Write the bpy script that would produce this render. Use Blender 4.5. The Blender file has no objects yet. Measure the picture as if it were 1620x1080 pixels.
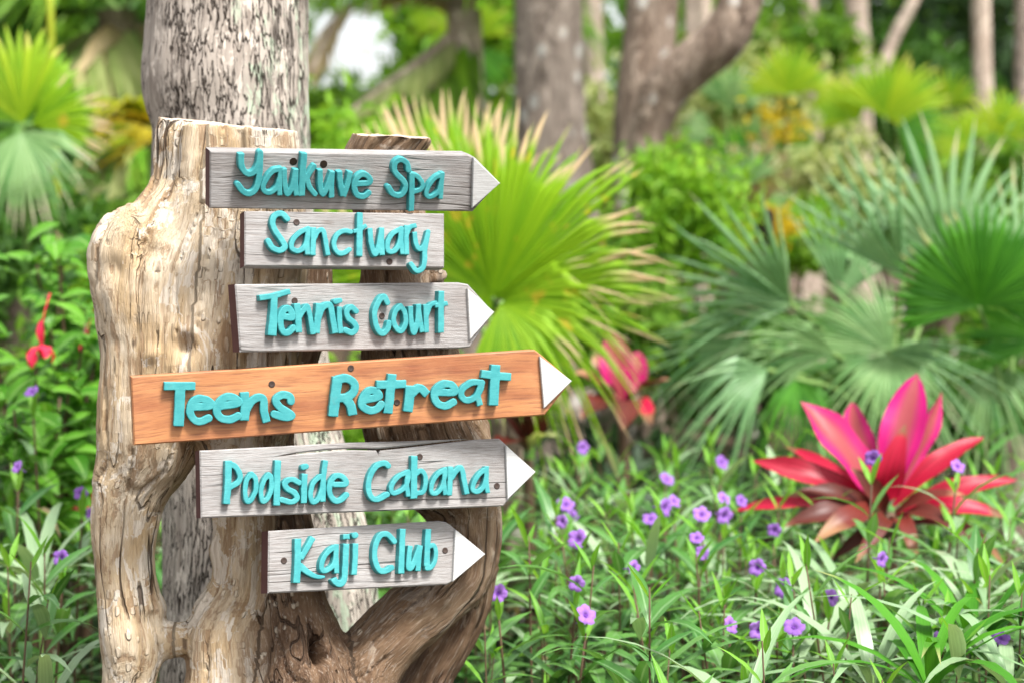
import bpy, math, random
import numpy as np
from mathutils import Vector, Matrix, Euler

random.seed(7)
rng = np.random.default_rng(7)
scn = bpy.context.scene
C = scn.collection
R = math.radians
FPX, CAMH, PITCH = 3150.0, 1.35, math.atan(190 / 3150.0)

# ---------------------------------------------------------------- camera
cam_d = bpy.data.cameras.new('camera')
cam = bpy.data.objects.new('camera', cam_d)
C.objects.link(cam)
cam.location = (0, 0, CAMH)
cam.rotation_euler = (math.pi / 2 - PITCH, 0, 0)
cam_d.sensor_width = 36
cam_d.lens = 70
cam_d.clip_end = 500
cam_d.dof.use_dof = True
cam_d.dof.focus_distance = 3.13
cam_d.dof.aperture_fstop = 3.2
cam_d.dof.aperture_blades = 0
scn.camera = cam

# ---------------------------------------------------------------- light
SUN_EL, SUN_AZ = R(58), R(140)        # azimuth clockwise from +Y: behind the camera, to the right
world = bpy.data.worlds.new('World')
scn.world = world
world.use_nodes = True
wn = world.node_tree
wn.nodes.clear()
sky = wn.nodes.new('ShaderNodeTexSky')
sky.sky_type = 'NISHITA'
sky.sun_disc = False
sky.sun_elevation = SUN_EL
sky.sun_rotation = SUN_AZ
sky.dust_density = 3.0
sky.ozone_density = 0.6
hs = wn.nodes.new('ShaderNodeHueSaturation')
hs.inputs['Saturation'].default_value = 0.22
bg = wn.nodes.new('ShaderNodeBackground')
bg.inputs['Strength'].default_value = 0.13
wo = wn.nodes.new('ShaderNodeOutputWorld')
wn.links.new(sky.outputs[0], hs.inputs['Color'])
wn.links.new(hs.outputs[0], bg.inputs['Color'])
wn.links.new(bg.outputs[0], wo.inputs['Surface'])
sl = bpy.data.lights.new('sun', 'SUN')
sl.energy = 2.9
sl.angle = R(14)
sl.color = (1.0, 0.97, 0.93)
sun = bpy.data.objects.new('sun', sl)
C.objects.link(sun)
sd = Vector((math.sin(SUN_AZ) * math.cos(SUN_EL), math.cos(SUN_AZ) * math.cos(SUN_EL), math.sin(SUN_EL)))
sun.rotation_euler = sd.to_track_quat('Z', 'Y').to_euler()
sun.location = (2, -3, 6)
vs = scn.view_settings
scn.display_settings.display_device = 'sRGB'
vs.view_transform = 'Standard'
vs.look = 'None'
vs.exposure = 1.34
vs.gamma = 1
vs.use_curve_mapping = False
scn.render.engine = 'CYCLES'
cy = scn.cycles
cy.use_denoising = True
cy.max_bounces = 7
cy.diffuse_bounces = 4
cy.glossy_bounces = 2
cy.transmission_bounces = 4
cy.transparent_max_bounces = 4
cy.sample_clamp_indirect = 6
cy.blur_glossy = 1
cy.use_adaptive_sampling = True
cy.adaptive_threshold = 0.01

# ---------------------------------------------------------------- geometry helpers
_s, _c = math.sin(PITCH), math.cos(PITCH)


def P(px, py, d):
    """the place seen at (px, py) of the photograph when it is d metres away"""
    a, b = (px - 810) / FPX, (540 - py) / FPX
    return Vector((d * a, d * (_c + b * _s), CAMH + d * (-_s + b * _c)))


def lerp(a, b, t):
    return a + (b - a) * t


def obj(name, me, parent=None, mat=None):
    o = bpy.data.objects.new(name, me)
    C.objects.link(o)
    if parent is not None:
        o.parent = parent
    if mat is not None and me is not None:
        if isinstance(mat, (list, tuple)):
            for m in mat:
                me.materials.append(m)
        else:
            me.materials.append(mat)
    return o


def empty(name, loc=(0, 0, 0), label=None, cat=None, group=None):
    o = bpy.data.objects.new(name, None)
    o.empty_display_size = 0.05
    C.objects.link(o)
    o.location = loc
    tag(o, label, cat, group)
    return o


def tag(o, label=None, cat=None, group=None, kind=None):
    if label: o['label'] = label
    if cat: o['category'] = cat
    if group: o['group'] = group
    if kind: o['kind'] = kind
    return o


def mesh(name, v, f, uv=None, smooth=True, mi=None):
    """v list/array of points, f list of index tuples, uv one (u,v) per vertex"""
    me = bpy.data.meshes.new(name)
    v = np.asarray(v, dtype=np.float32).reshape(-1, 3)
    if isinstance(f, np.ndarray):
        n, k = f.shape
        me.vertices.add(len(v)); me.vertices.foreach_set('co', v.ravel())
        me.loops.add(n * k); me.loops.foreach_set('vertex_index', f.astype(np.int32).ravel())
        me.polygons.add(n)
        me.polygons.foreach_set('loop_start', np.arange(0, n * k, k, dtype=np.int32))
        me.update(calc_edges=True)
    else:
        me.from_pydata([tuple(p) for p in v.tolist()], [], f)
    if uv is not None:
        uv = np.asarray(uv, dtype=np.float32)
        lay = me.uv_layers.new(name='UVMap')
        idx = np.empty(len(me.loops), dtype=np.int32)
        me.loops.foreach_get('vertex_index', idx)
        lay.data.foreach_set('uv', uv[idx].ravel())
    if mi is not None:
        me.polygons.foreach_set('material_index', np.asarray(mi, dtype=np.int32))
    me.polygons.foreach_set('use_smooth', np.full(len(me.polygons), smooth))
    me.validate()
    me.update()
    return me


def spline(pts, n):
    """catmull-rom through pts (k, m) -> n samples per span"""
    p = np.asarray(pts, dtype=float)
    if len(p) < 3:
        t = np.linspace(0, 1, n + 1)[:, None]
        return p[0] * (1 - t) + p[-1] * t
    q = np.vstack([2 * p[0] - p[1], p, 2 * p[-1] - p[-2]])
    out = []
    for i in range(1, len(q) - 2):
        a, b, c, d = q[i - 1], q[i], q[i + 1], q[i + 2]
        for k in range(n):
            t = k / n
            out.append(0.5 * (2 * b + (c - a) * t + (2 * a - 5 * b + 4 * c - d) * t * t + (3 * b - a - 3 * c + d) * t ** 3))
    out.append(p[-1])
    return np.array(out)


def frames(p):
    t = np.gradient(p, axis=0)
    t /= np.linalg.norm(t, axis=1)[:, None] + 1e-9
    ref = np.array([0.0, -1.0, 0.0])
    e1 = np.cross(t, ref)
    bad = np.linalg.norm(e1, axis=1) < 0.15
    e1[bad] = np.cross(t[bad], np.array([1.0, 0, 0]))
    e1 /= np.linalg.norm(e1, axis=1)[:, None]
    return t, e1, np.cross(t, e1)


def tube(pts, rad, sides=8, sub=3, caps=True, wob=0.0, sq=1.0):
    """round tube along a smooth path -> (verts, faces, uv)"""
    a = np.hstack([np.asarray([tuple(p) for p in pts], dtype=float), np.asarray(rad, dtype=float)[:, None]])
    s = spline(a, sub)
    p, r = s[:, :3], np.maximum(s[:, 3], 1e-4)
    t, e1, e2 = frames(p)
    ang = np.linspace(0, 2 * math.pi, sides, endpoint=False)
    if wob:
        ph = rng.uniform(0, 6, 4)
        rr = 1 + wob * (np.sin(ang * 2 + ph[0])[None] * np.sin(np.arange(len(p)) * .5 + ph[1])[:, None] + .6 * np.sin(ang * 5 + ph[2])[None] + 0 * p[:, :1])
    else:
        rr = np.ones((len(p), sides))
    rr = rr * r[:, None]
    v = p[:, None] + rr[..., None] * (np.cos(ang)[None, :, None] * e1[:, None] + sq * np.sin(ang)[None, :, None] * e2[:, None])
    n = len(p)
    v = v.reshape(-1, 3)
    f = []
    for i in range(n - 1):
        for k in range(sides):
            k2 = (k + 1) % sides
            f.append((i * sides + k, i * sides + k2, (i + 1) * sides + k2, (i + 1) * sides + k))
    if caps:
        f.append(tuple(range(sides))[::-1])
        f.append(tuple(range((n - 1) * sides, n * sides)))
    uv = np.stack([np.tile(ang / 6.283, n), np.repeat(np.linspace(0, 1, n), sides)], 1)
    return v, f, uv


def tube_mesh(name, pts, rad, sides=8, sub=3, wob=0.0, sq=1.0):
    v, f, uv = tube(pts, rad, sides, sub, True, wob, sq)
    return mesh(name, v, f, uv)


def prism(outline, z0, z1, bevel=0.0015):
    """closed plate from a 2D outline (counter-clockwise), small chamfer on the front -> verts, faces, [side face ids]"""
    o = np.asarray(outline, dtype=float)
    n = len(o)
    e = np.roll(o, -1, 0) - o
    e /= np.linalg.norm(e, axis=1)[:, None]
    nrm = np.stack([-e[:, 1], e[:, 0]], 1)
    b = nrm + np.roll(nrm, 1, 0)
    b /= np.maximum((b * nrm).sum(1), 0.35)[:, None]
    inn = o + b * bevel
    v = [(*p, z0) for p in o] + [(*p, z1 - bevel) for p in o] + [(*p, z1) for p in inn]
    f = [tuple(range(n))[::-1], tuple(range(2 * n, 3 * n))]
    for k in range(n):
        k2 = (k + 1) % n
        f.append((k, k2, n + k2, n + k))
        f.append((n + k, n + k2, 2 * n + k2, 2 * n + k))
    return v, f


def vnoise(p, seed=0):
    """vectorised value noise, p (n,3) -> 0..1"""
    p = np.asarray(p, dtype=float)
    i = np.floor(p).astype(np.int64)
    f = p - i
    f = f * f * (3 - 2 * f)

    def h(a, b, c):
        x = (a * 73856093) ^ (b * 19349663) ^ (c * 83492791) ^ (seed * 2654435761)
        x = (x ^ (x >> 13)) * 1274126177 & 0x7fffffff
        return ((x ^ (x >> 16)) & 0xffff) / 65535.0
    r = 0
    for dx in (0, 1):
        for dy in (0, 1):
            for dz in (0, 1):
                w = (f[:, 0] if dx else 1 - f[:, 0]) * (f[:, 1] if dy else 1 - f[:, 1]) * (f[:, 2] if dz else 1 - f[:, 2])
                r = r + w * h(i[:, 0] + dx, i[:, 1] + dy, i[:, 2] + dz)
    return r


def fbm(p, seed=0, octv=3):
    p = np.asarray(p, dtype=float)
    a, s, tot = 1.0, 0, 0
    for k in range(octv):
        s = s + a * vnoise(p * 2 ** k, seed + k * 13)
        tot += a
        a *= 0.5
    return s / tot


# ---------------------------------------------------------------- materials
class NT:
    def __init__(s, name):
        s.m = bpy.data.materials.new(name)
        s.m.use_nodes = True
        s.t = s.m.node_tree
        s.t.nodes.clear()
        s.out = s.n('ShaderNodeOutputMaterial')

    def n(s, typ, **kw):
        nd = s.t.nodes.new(typ)
        for k, v in kw.items():
            setattr(nd, k, v)
        return nd

    def l(s, a, b):
        s.t.links.new(a, b)

    def put(s, sock, v):
        if isinstance(v, bpy.types.NodeSocket):
            s.l(v, sock)
        elif isinstance(v, (tuple, list)) and len(v) == 3 and sock.type == 'RGBA':
            sock.default_value = (*v, 1)
        else:
            sock.default_value = v

    def coord(s, kind='Object', scale=(1, 1, 1), attr=None):
        if attr:
            a = s.n('ShaderNodeAttribute', attribute_name=attr).outputs['Vector']
        else:
            a = s.n('ShaderNodeTexCoord').outputs[kind]
        m = s.n('ShaderNodeMapping')
        s.l(a, m.inputs['Vector'])
        m.inputs['Scale'].default_value = scale
        return m.outputs[0]

    def noise(s, vec, scale=1.0, detail=4, rough=0.55, dist=0.0):
        nd = s.n('ShaderNodeTexNoise')
        s.l(vec, nd.inputs['Vector'])
        nd.inputs['Scale'].default_value = scale
        nd.inputs['Detail'].default_value = detail
        nd.inputs['Roughness'].default_value = rough
        nd.inputs['Distortion'].default_value = dist
        return nd.outputs['Fac']

    def voro(s, vec, scale=1.0, feature='F1', out='Distance', rand=1.0):
        nd = s.n('ShaderNodeTexVoronoi', feature=feature)
        s.l(vec, nd.inputs['Vector'])
        nd.inputs['Scale'].default_value = scale
        nd.inputs['Randomness'].default_value = rand
        return nd.outputs[out]

    def ramp(s, fac, stops, interp='LINEAR'):
        nd = s.n('ShaderNodeValToRGB')
        nd.color_ramp.interpolation = interp
        el = nd.color_ramp.elements
        while len(el) < len(stops):
            el.new(0.5)
        for e, (p, c) in zip(el, stops):
            e.position = p
            e.color = (c, c, c, 1) if isinstance(c, (int, float)) else (*c, 1)
        s.l(fac, nd.inputs[0])
        return nd.outputs[0]

    def mix(s, fac, a, b, mode='MIX'):
        nd = s.n('ShaderNodeMix', data_type='RGBA', blend_type=mode)
        s.put(nd.inputs[0], fac)
        s.put(nd.inputs[6], a)
        s.put(nd.inputs[7], b)
        return nd.outputs[2]

    def math(s, op, a, b=0.0, clamp=False):
        nd = s.n('ShaderNodeMath', operation=op, use_clamp=clamp)
        s.put(nd.inputs[0], a)
        s.put(nd.inputs[1], b)
        return nd.outputs[0]

    def bump(s, h, strength=0.5, dist=0.01, prev=None):
        nd = s.n('ShaderNodeBump')
        s.l(h, nd.inputs['Height'])
        nd.inputs['Strength'].default_value = strength
        nd.inputs['Distance'].default_value = dist
        if prev is not None:
            s.l(prev, nd.inputs['Normal'])
        return nd.outputs[0]

    def bsdf(s, col, rough=0.8, spec=0.3, normal=None):
        b = s.n('ShaderNodeBsdfPrincipled')
        s.put(b.inputs['Base Color'], col)
        s.put(b.inputs['Roughness'], rough)
        s.put(b.inputs['Specular IOR Level'], spec)
        if normal is not None:
            s.l(normal, b.inputs['Normal'])
        return b

    def done(s, b):
        s.l(b.outputs[0], s.out.inputs['Surface'])
        return s.m


def leaf_mat(name, c1, c2, tip=None, tipat=0.8, trans=0.35, rough=0.5, spec=0.22, stripe=0.0, tipw=0.14, spots=None, midrib=None, warm=True, midw=.09):
    """leaf with its own colour per leaf, optional dry tips, light shining through"""
    t = NT(name)
    oi = t.n('ShaderNodeObjectInfo').outputs['Random']
    isl = t.n('ShaderNodeNewGeometry').outputs['Random Per Island']
    fac = t.math('FRACT', t.math('ADD', oi, isl))
    col = t.mix(fac, c1, c2)
    uv = t.n('ShaderNodeTexCoord').outputs['UV']
    sep = t.n('ShaderNodeSeparateXYZ')
    t.l(uv, sep.inputs[0])
    big = t.noise(t.coord('Object', (7, 7, 7)), 1.0, 2)
    col = t.mix(t.ramp(big, [(0.35, 0.0), (0.7, 0.55)]), col, c2)
    if stripe:
        w = t.noise(t.coord('UV', (9, .6, 1)), 1.0, 2)
        col = t.mix(t.math('MULTIPLY', t.ramp(w, [(.4, 0.0), (.62, 1.0)]), stripe), col, tuple(x * 1.7 for x in c2))
    if midrib:
        d = t.math('ABSOLUTE', t.math('SUBTRACT', sep.outputs[0], 0.5))
        col = t.mix(t.ramp(d, [(midw / 3, 0.8), (midw, 0.0)]), col, midrib)
    if spots:
        nz = t.noise(t.coord('Object', (14, 14, 14)), 1.0, 2)
        col = t.mix(t.ramp(nz, [(0.62, 0.0), (0.68, 1.0)]), col, spots)
    if tip:
        nz = t.noise(t.coord('Object', (5, 5, 5)), 1.0, 2)
        tt = t.math('ADD', sep.outputs[1], t.math('MULTIPLY', t.math('SUBTRACT', t.math('ADD', nz, fac), 1.0), 0.35))
        col = t.mix(t.ramp(tt, [(tipat, 0.0), (min(tipat + tipw, 1), 1.0)]), col, tip)
    n = t.bump(t.noise(t.coord('UV', (14, 1.5, 1)), 1.0, 2), 0.25, 0.003)
    b = t.bsdf(col, rough, spec, n)
    tr = t.n('ShaderNodeBsdfTranslucent')
    t.l(t.mix(0.5, col, t.mix(1.0, col, (1.7, 1.6, .4) if warm else (1.1, .9, 1.0), 'MULTIPLY')), tr.inputs['Color'])
    mx = t.n('ShaderNodeMixShader')
    mx.inputs[0].default_value = trans
    t.l(b.outputs[0], mx.inputs[1])
    t.l(tr.outputs[0], mx.inputs[2])
    return t.done(mx)


LM = {
    'bright': leaf_mat('leaf_bright_green', (.09, .27, .012), (.24, .42, .03)),
    'mid': leaf_mat('leaf_mid_green', (.05, .16, .014), (.20, .36, .04), trans=.45),
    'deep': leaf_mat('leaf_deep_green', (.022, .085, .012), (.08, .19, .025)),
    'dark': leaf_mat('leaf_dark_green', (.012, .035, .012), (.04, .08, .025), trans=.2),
    'olive': leaf_mat('leaf_olive', (.2, .29, .07), (.40, .43, .18)),
    'yellow': leaf_mat('leaf_yellow_green', (.22, .34, .02), (.45, .42, .03)),
    'gold': leaf_mat('leaf_gold', (.58, .50, .02), (.50, .36, .03), trans=.45),
    'tan': leaf_mat('leaf_dry_tan', (.34, .24, .12), (.48, .38, .22)),
    'hedge': leaf_mat('leaf_shrub', (.03, .13, .01), (.13, .33, .03), midrib=(.25, .42, .12), rough=.35),
    'ruellia': leaf_mat('leaf_narrow_green', (.022, .115, .014), (.125, .285, .06), trans=.25, rough=.28, spec=.5, midrib=(.2, .34, .15)),
    'ruellia_new': leaf_mat('leaf_young_green', (.10, .30, .02), (.2, .42, .05), trans=.4, rough=.4, midrib=(.25, .42, .12)),
    'strap': leaf_mat('leaf_silver_green', (.10, .22, .08), (.28, .38, .22), trans=.2, rough=.3, spec=.5, stripe=.3),
    'fan_mid': leaf_mat('fan_leaf_lime', (.05, .20, .006), (.22, .37, .010), tip=(.62, .46, .28), tipat=.80, trans=.42, stripe=.5, spots=(.48, .42, .03)),
    'fan_glauc': leaf_mat('fan_leaf_silver_green', (.045, .165, .045), (.22, .38, .17), tip=(.44, .42, .22), tipat=.9, trans=.3, rough=.34, spec=.4, stripe=.3),
    'fan_deep': leaf_mat('fan_leaf_deep_green', (.014, .095, .006), (.07, .24, .015), tip=(.3, .33, .12), tipat=.93, trans=.3, stripe=.2),
    'fan_pale': leaf_mat('fan_leaf_pale_green', (.055, .18, .04), (.25, .40, .16), tip=(.5, .46, .32), tipat=.80, trans=.3, rough=.35),
    'fan_far': leaf_mat('fan_leaf_yellow_green', (.13, .34, .015), (.36, .50, .02), tip=(.5, .5, .1), tipat=.88, trans=.45),
    'pink': leaf_mat('leaf_hot_pink', (.56, .007, .20), (.44, .015, .11), trans=.35, rough=.4, spec=.3, stripe=.35, midrib=(.34, .085, .06), warm=False, midw=.34),
    'red': leaf_mat('leaf_crimson', (.22, .006, .016), (.42, .010, .04), warm=False, trans=.3, rough=.4, spec=.3, stripe=.4, tip=(.22, .10, .05), tipat=.94, tipw=.05),
    'maroon': leaf_mat('leaf_bronze_red', (.04, .016, .010), (.13, .020, .014), warm=False, trans=.12, rough=.4, stripe=.2, tip=(.3, .16, .08), tipat=.8),
    'petal': leaf_mat('petal_violet', (.40, .19, .62), (.30, .13, .52), trans=.35, rough=.6, spec=.2, warm=False),
    'petal_red': leaf_mat('petal_red', (.75, .02, .06), (.7, .04, .1), trans=.35, rough=.5),
}


def plain(name, col, rough=.7, spec=.3, var=.25, sc=30, bumpd=.002):
    t = NT(name)
    v = t.coord('Object', (sc, sc, sc))
    n = t.noise(v, 1.0, 5)
    c = t.mix(n, tuple(x * (1 - var) for x in col), tuple(min(1, x * (1 + var)) for x in col))
    return t.done(t.bsdf(c, rough, spec, t.bump(n, .4, bumpd)))


M_STEM = plain('stem_brown', (.10, .06, .035))
M_STEMG = plain('stem_green', (.14, .24, .06))
M_SOIL = plain('soil', (.07, .05, .032), .95, .1, .5, 9, .02)
M_TEAL = None


def board_mat(name, light, dark, groove, varnish=False):
    """board timber, grain along local X"""
    t = NT(name)
    oi = t.n('ShaderNodeObjectInfo').outputs['Random']
    cv = t.n('ShaderNodeCombineXYZ')
    for k in range(3):
        t.l(t.math('MULTIPLY', oi, 7.0 + 3 * k), cv.inputs[k])
    add = t.n('ShaderNodeVectorMath', operation='ADD')
    t.l(t.n('ShaderNodeTexCoord').outputs['Object'], add.inputs[0])
    t.l(cv.outputs[0], add.inputs[1])
    warp = t.n('ShaderNodeTexNoise')
    t.l(add.outputs[0], warp.inputs['Vector'])
    warp.inputs['Scale'].default_value = 5
    wv = t.n('ShaderNodeVectorMath', operation='MULTIPLY_ADD')
    t.l(warp.outputs['Color'], wv.inputs[0])
    wv.inputs[1].default_value = (0.0, .022, .0)
    t.l(add.outputs[0], wv.inputs[2])

    def sc(v):
        m = t.n('ShaderNodeMapping')
        t.l(wv.outputs[0], m.inputs['Vector'])
        m.inputs['Scale'].default_value = v
        return m.outputs[0]
    fine = t.noise(sc((55, 900, 400)), 1.0, 3, .6)
    grain = t.noise(sc((16, 260, 120)), 1.0, 5, .65)
    band = t.noise(sc((3.5, 30, 30)), 1.0, 3, .5)
    blot = t.noise(sc((9, 16, 16)), 1.0, 4, .6)
    if varnish:
        c = t.mix(t.ramp(band, [(.3, 0.0), (.7, 1.0)]), light, dark)
        c = t.mix(t.ramp(blot, [(.45, 0.0), (.75, .6)]), c, (.56, .27, .12))
        c = t.mix(t.ramp(grain, [(.32, .7), (.52, 0.0)]), c, groove)
        streak = t.noise(sc((2.2, 60, 30)), 1.0, 2, .4)
        c = t.mix(t.ramp(streak, [(.64, 0.0), (.74, .75)]), c, (.13, .05, .03))
    else:
        c = t.mix(t.ramp(blot, [(.3, 0.0), (.7, 1.0)]), light, dark)
        c = t.mix(t.ramp(band, [(.5, 0.0), (.8, .45)]), c, (.24, .21, .19))
        c = t.mix(t.ramp(grain, [(.30, .6), (.48, 0.0)]), c, groove)
        c = t.mix(t.ramp(fine, [(.35, .5), (.55, 0.0)]), c, tuple(x * 1.5 for x in groove))
    split = t.noise(sc((1.6, 42, 20)), 1.0, 2, .3)
    line = t.math('ABSOLUTE', t.math('SUBTRACT', split, .5))
    lk = t.noise(sc((4, 8, 8)), 1.0, 1)
    lm = t.math('MULTIPLY', t.ramp(line, [(.0, 1.0), (.014, 0.0)]), t.ramp(lk, [(.5, 0.0), (.6, 1.0)]))
    c = t.mix(t.math('MULTIPLY', lm, .25 if varnish else .75), c, tuple(x * .35 for x in groove))
    vk = t.n('ShaderNodeTexVoronoi')
    t.l(sc((10, 26, 26)), vk.inputs['Vector'])
    vk.inputs['Scale'].default_value = .55
    knot = t.ramp(vk.outputs['Distance'], [(.03, 1.0), (.085, 0.0)])
    c = t.mix(t.math('MULTIPLY', knot, .0 if varnish else .55), c, (.10, .07, .05))
    h = t.math('ADD', grain, t.math('MULTIPLY', fine, .4))
    h = t.math('SUBTRACT', h, t.math('MULTIPLY', lm, 1.2))
    nb = t.bump(h, .25 if varnish else .6, .0018 if varnish else .003)
    return t.done(t.bsdf(c, .42 if varnish else .85, .4 if varnish else .15, nb))


M_GREY = board_mat('weathered_board', (.375, .362, .352), (.25, .24, .232), (.12, .10, .09))
M_ORANGE = board_mat('varnished_board', (.46, .205, .08), (.27, .092, .040), (.17, .06, .032), True)
M_END = plain('painted_end', (.085, .032, .03), .7, .3, .3, 60, .001)
M_WHITE = plain('white_paint', (.58, .58, .57), .6, .3, .10, 130, .0012)
def white_paint():
    t = NT('white_paint_on_wood')
    g1 = t.noise(t.coord('Object', (30, 420, 60)), 1.0, 4, .6)
    g2 = t.noise(t.coord('Object', (40, 40, 40)), 1.0, 4, .6)
    c = t.mix(t.ramp(g1, [(.32, .6), (.5, 0.0)]), (.47, .47, .46), (.33, .32, .31))
    c = t.mix(t.ramp(g2, [(.62, 0.0), (.75, .45)]), c, (.40, .37, .33))
    return t.done(t.bsdf(c, .6, .25, t.bump(t.math('ADD', g1, g2), .5, .0012)))


M_WHITE = white_paint()
M_SCREW = plain('screw_steel', (.05, .034, .028), .6, .2, .5, 300, .0005)
M_HOLE = plain('dark_hole', (.02, .014, .01), .9, .1)


def teal():
    t = NT('teal_paint')
    v = t.coord('Object', (1, 1, 1))
    n = t.noise(v, 60, 3)
    n2 = t.noise(v, 420, 3)
    c = t.mix(t.ramp(n, [(.35, 0.0), (.65, 1.0)]), (.040, .262, .275), (.062, .32, .325))
    c = t.mix(t.ramp(n2, [(.66, 0.0), (.76, .5)]), c, (.18, .46, .46))
    br = t.noise(t.coord('Object', (90, 340, 60)), 1.0, 4, .65, .4)
    c = t.mix(t.ramp(br, [(.3, .45), (.55, 0.0)]), c, (.028, .20, .215))
    gr = t.noise(t.coord('Object', (32, 32, 32)), 1.0, 4, .65)
    c = t.mix(t.ramp(gr, [(.6, 0.0), (.72, .4)]), c, (.10, .20, .19))
    return t.done(t.bsdf(c, .55, .25, t.bump(t.math('ADD', t.math('MULTIPLY', n2, .5), br), .35, .0008)))


M_TEAL = teal()


def driftwood_mat():
    t = NT('driftwood')
    def g(s):
        return t.coord(scale=s, attr='grain')
    ox = t.n('ShaderNodeSeparateXYZ')
    t.l(t.n('ShaderNodeTexCoord').outputs['Object'], ox.inputs[0])
    tone = t.n('ShaderNodeAttribute', attribute_name='tone').outputs['Fac']
    patch = t.noise(g((13, 13, 4.5)), 1.0, 6, .62, .6)
    patch2 = t.noise(g((34, 34, 7)), 1.0, 8, .7, .9)
    strand = t.noise(g((210, 210, 9)), 1.0, 5, .65, .3)
    fine = t.noise(g((420, 420, 30)), 1.0, 3, .6)
    pale = t.mix(t.ramp(patch, [(.35, 0.0), (.6, 1.0)]), (.66, .565, .43), (.49, .355, .205))
    c = t.mix(t.ramp(t.math('ADD', patch2, t.math('MULTIPLY', tone, .16)), [(.535, 0.0), (.56, .6), (.75, .9)]), pale, (.28, .17, .09))
    p3 = t.noise(g((19, 19, 9)), 1.0, 6, .7, 1.0)
    c = t.mix(t.ramp(p3, [(.55, 0.0), (.57, .85)]), c, (.70, .63, .53))
    dkb = t.mix(t.ramp(patch2, [(.4, 0.0), (.62, 1.0)]), (.17, .105, .062), (.075, .040, .023))
    dkb = t.mix(t.ramp(p3, [(.60, 0.0), (.62, .6)]), dkb, (.33, .25, .17))
    c = t.mix(tone, c, dkb)
    c = t.mix(t.ramp(strand, [(.30, .5), (.5, 0.0)]), c, (.22, .14, .085))
    c = t.mix(t.ramp(fine, [(.55, 0.0), (.75, .35)]), c, (.68, .60, .50))
    crk = t.noise(g((26, 26, 1.6)), 1.0, 2, .4, .4)
    line = t.math('ABSOLUTE', t.math('SUBTRACT', crk, .5))
    keep = t.ramp(t.noise(g((7, 7, 3)), 1.0, 2), [(.49, 0.0), (.56, 1.0)])
    crack = t.math('MULTIPLY', t.ramp(line, [(.0, 1.0), (.006, 1.0), (.016, 0.0)]), keep)
    crk2 = t.noise(g((75, 75, 4.0)), 1.0, 2, .5, .3)
    crack2 = t.math('MULTIPLY', t.ramp(t.math('ABSOLUTE', t.math('SUBTRACT', crk2, .5)), [(.0, 1.0), (.022, 0.0)]), t.ramp(t.noise(g((15, 15, 5)), 1.0, 2), [(.57, 0.0), (.63, 1.0)]))
    crack = t.math('MAXIMUM', crack, t.math('MULTIPLY', crack2, .55))
    c = t.mix(t.math('MULTIPLY', crack, .85), c, (.06, .034, .02))
    fl = t.voro(g((70, 70, 34)), 1.0)
    flk = t.ramp(t.noise(g((6, 6, 4)), 1.0, 2), [(.52, 0.0), (.6, 1.0)])
    flake = t.math('MULTIPLY', t.ramp(fl, [(.2, 1.0), (.3, 0.0)]), flk)
    c = t.mix(t.math('MULTIPLY', flake, .55), c, (.74, .64, .50))
    wh = t.voro(g((16, 16, 10)), 1.0)
    c = t.mix(t.ramp(wh, [(.05, .8), (.1, 0.0)]), c, (.07, .04, .025))
    h = t.math('ADD', t.math('MULTIPLY', strand, .7), t.math('MULTIPLY', fine, .35))
    h = t.math('ADD', h, t.math('MULTIPLY', t.ramp(patch2, [(.50, 1.0), (.62, 0.0)]), .15))
    h = t.math('ADD', h, t.math('MULTIPLY', flake, .5))
    h = t.math('SUBTRACT', h, t.math('MULTIPLY', crack, 2.0))
    return t.done(t.bsdf(c, .78, .2, t.bump(h, 1.0, .008)))


M_DRIFT = driftwood_mat()


def cutwood_mat():
    t = NT('cut_end_grain')
    w = t.noise(t.coord('Object', (60, 60, 60)), 1.0, 4)
    c = t.mix(t.ramp(w, [(.3, 0.0), (.7, 1.0)]), (.42, .30, .22), (.66, .54, .44))
    return t.done(t.bsdf(c, .8, .2, t.bump(w, .6, .003)))


M_CUT = cutwood_mat()


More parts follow.
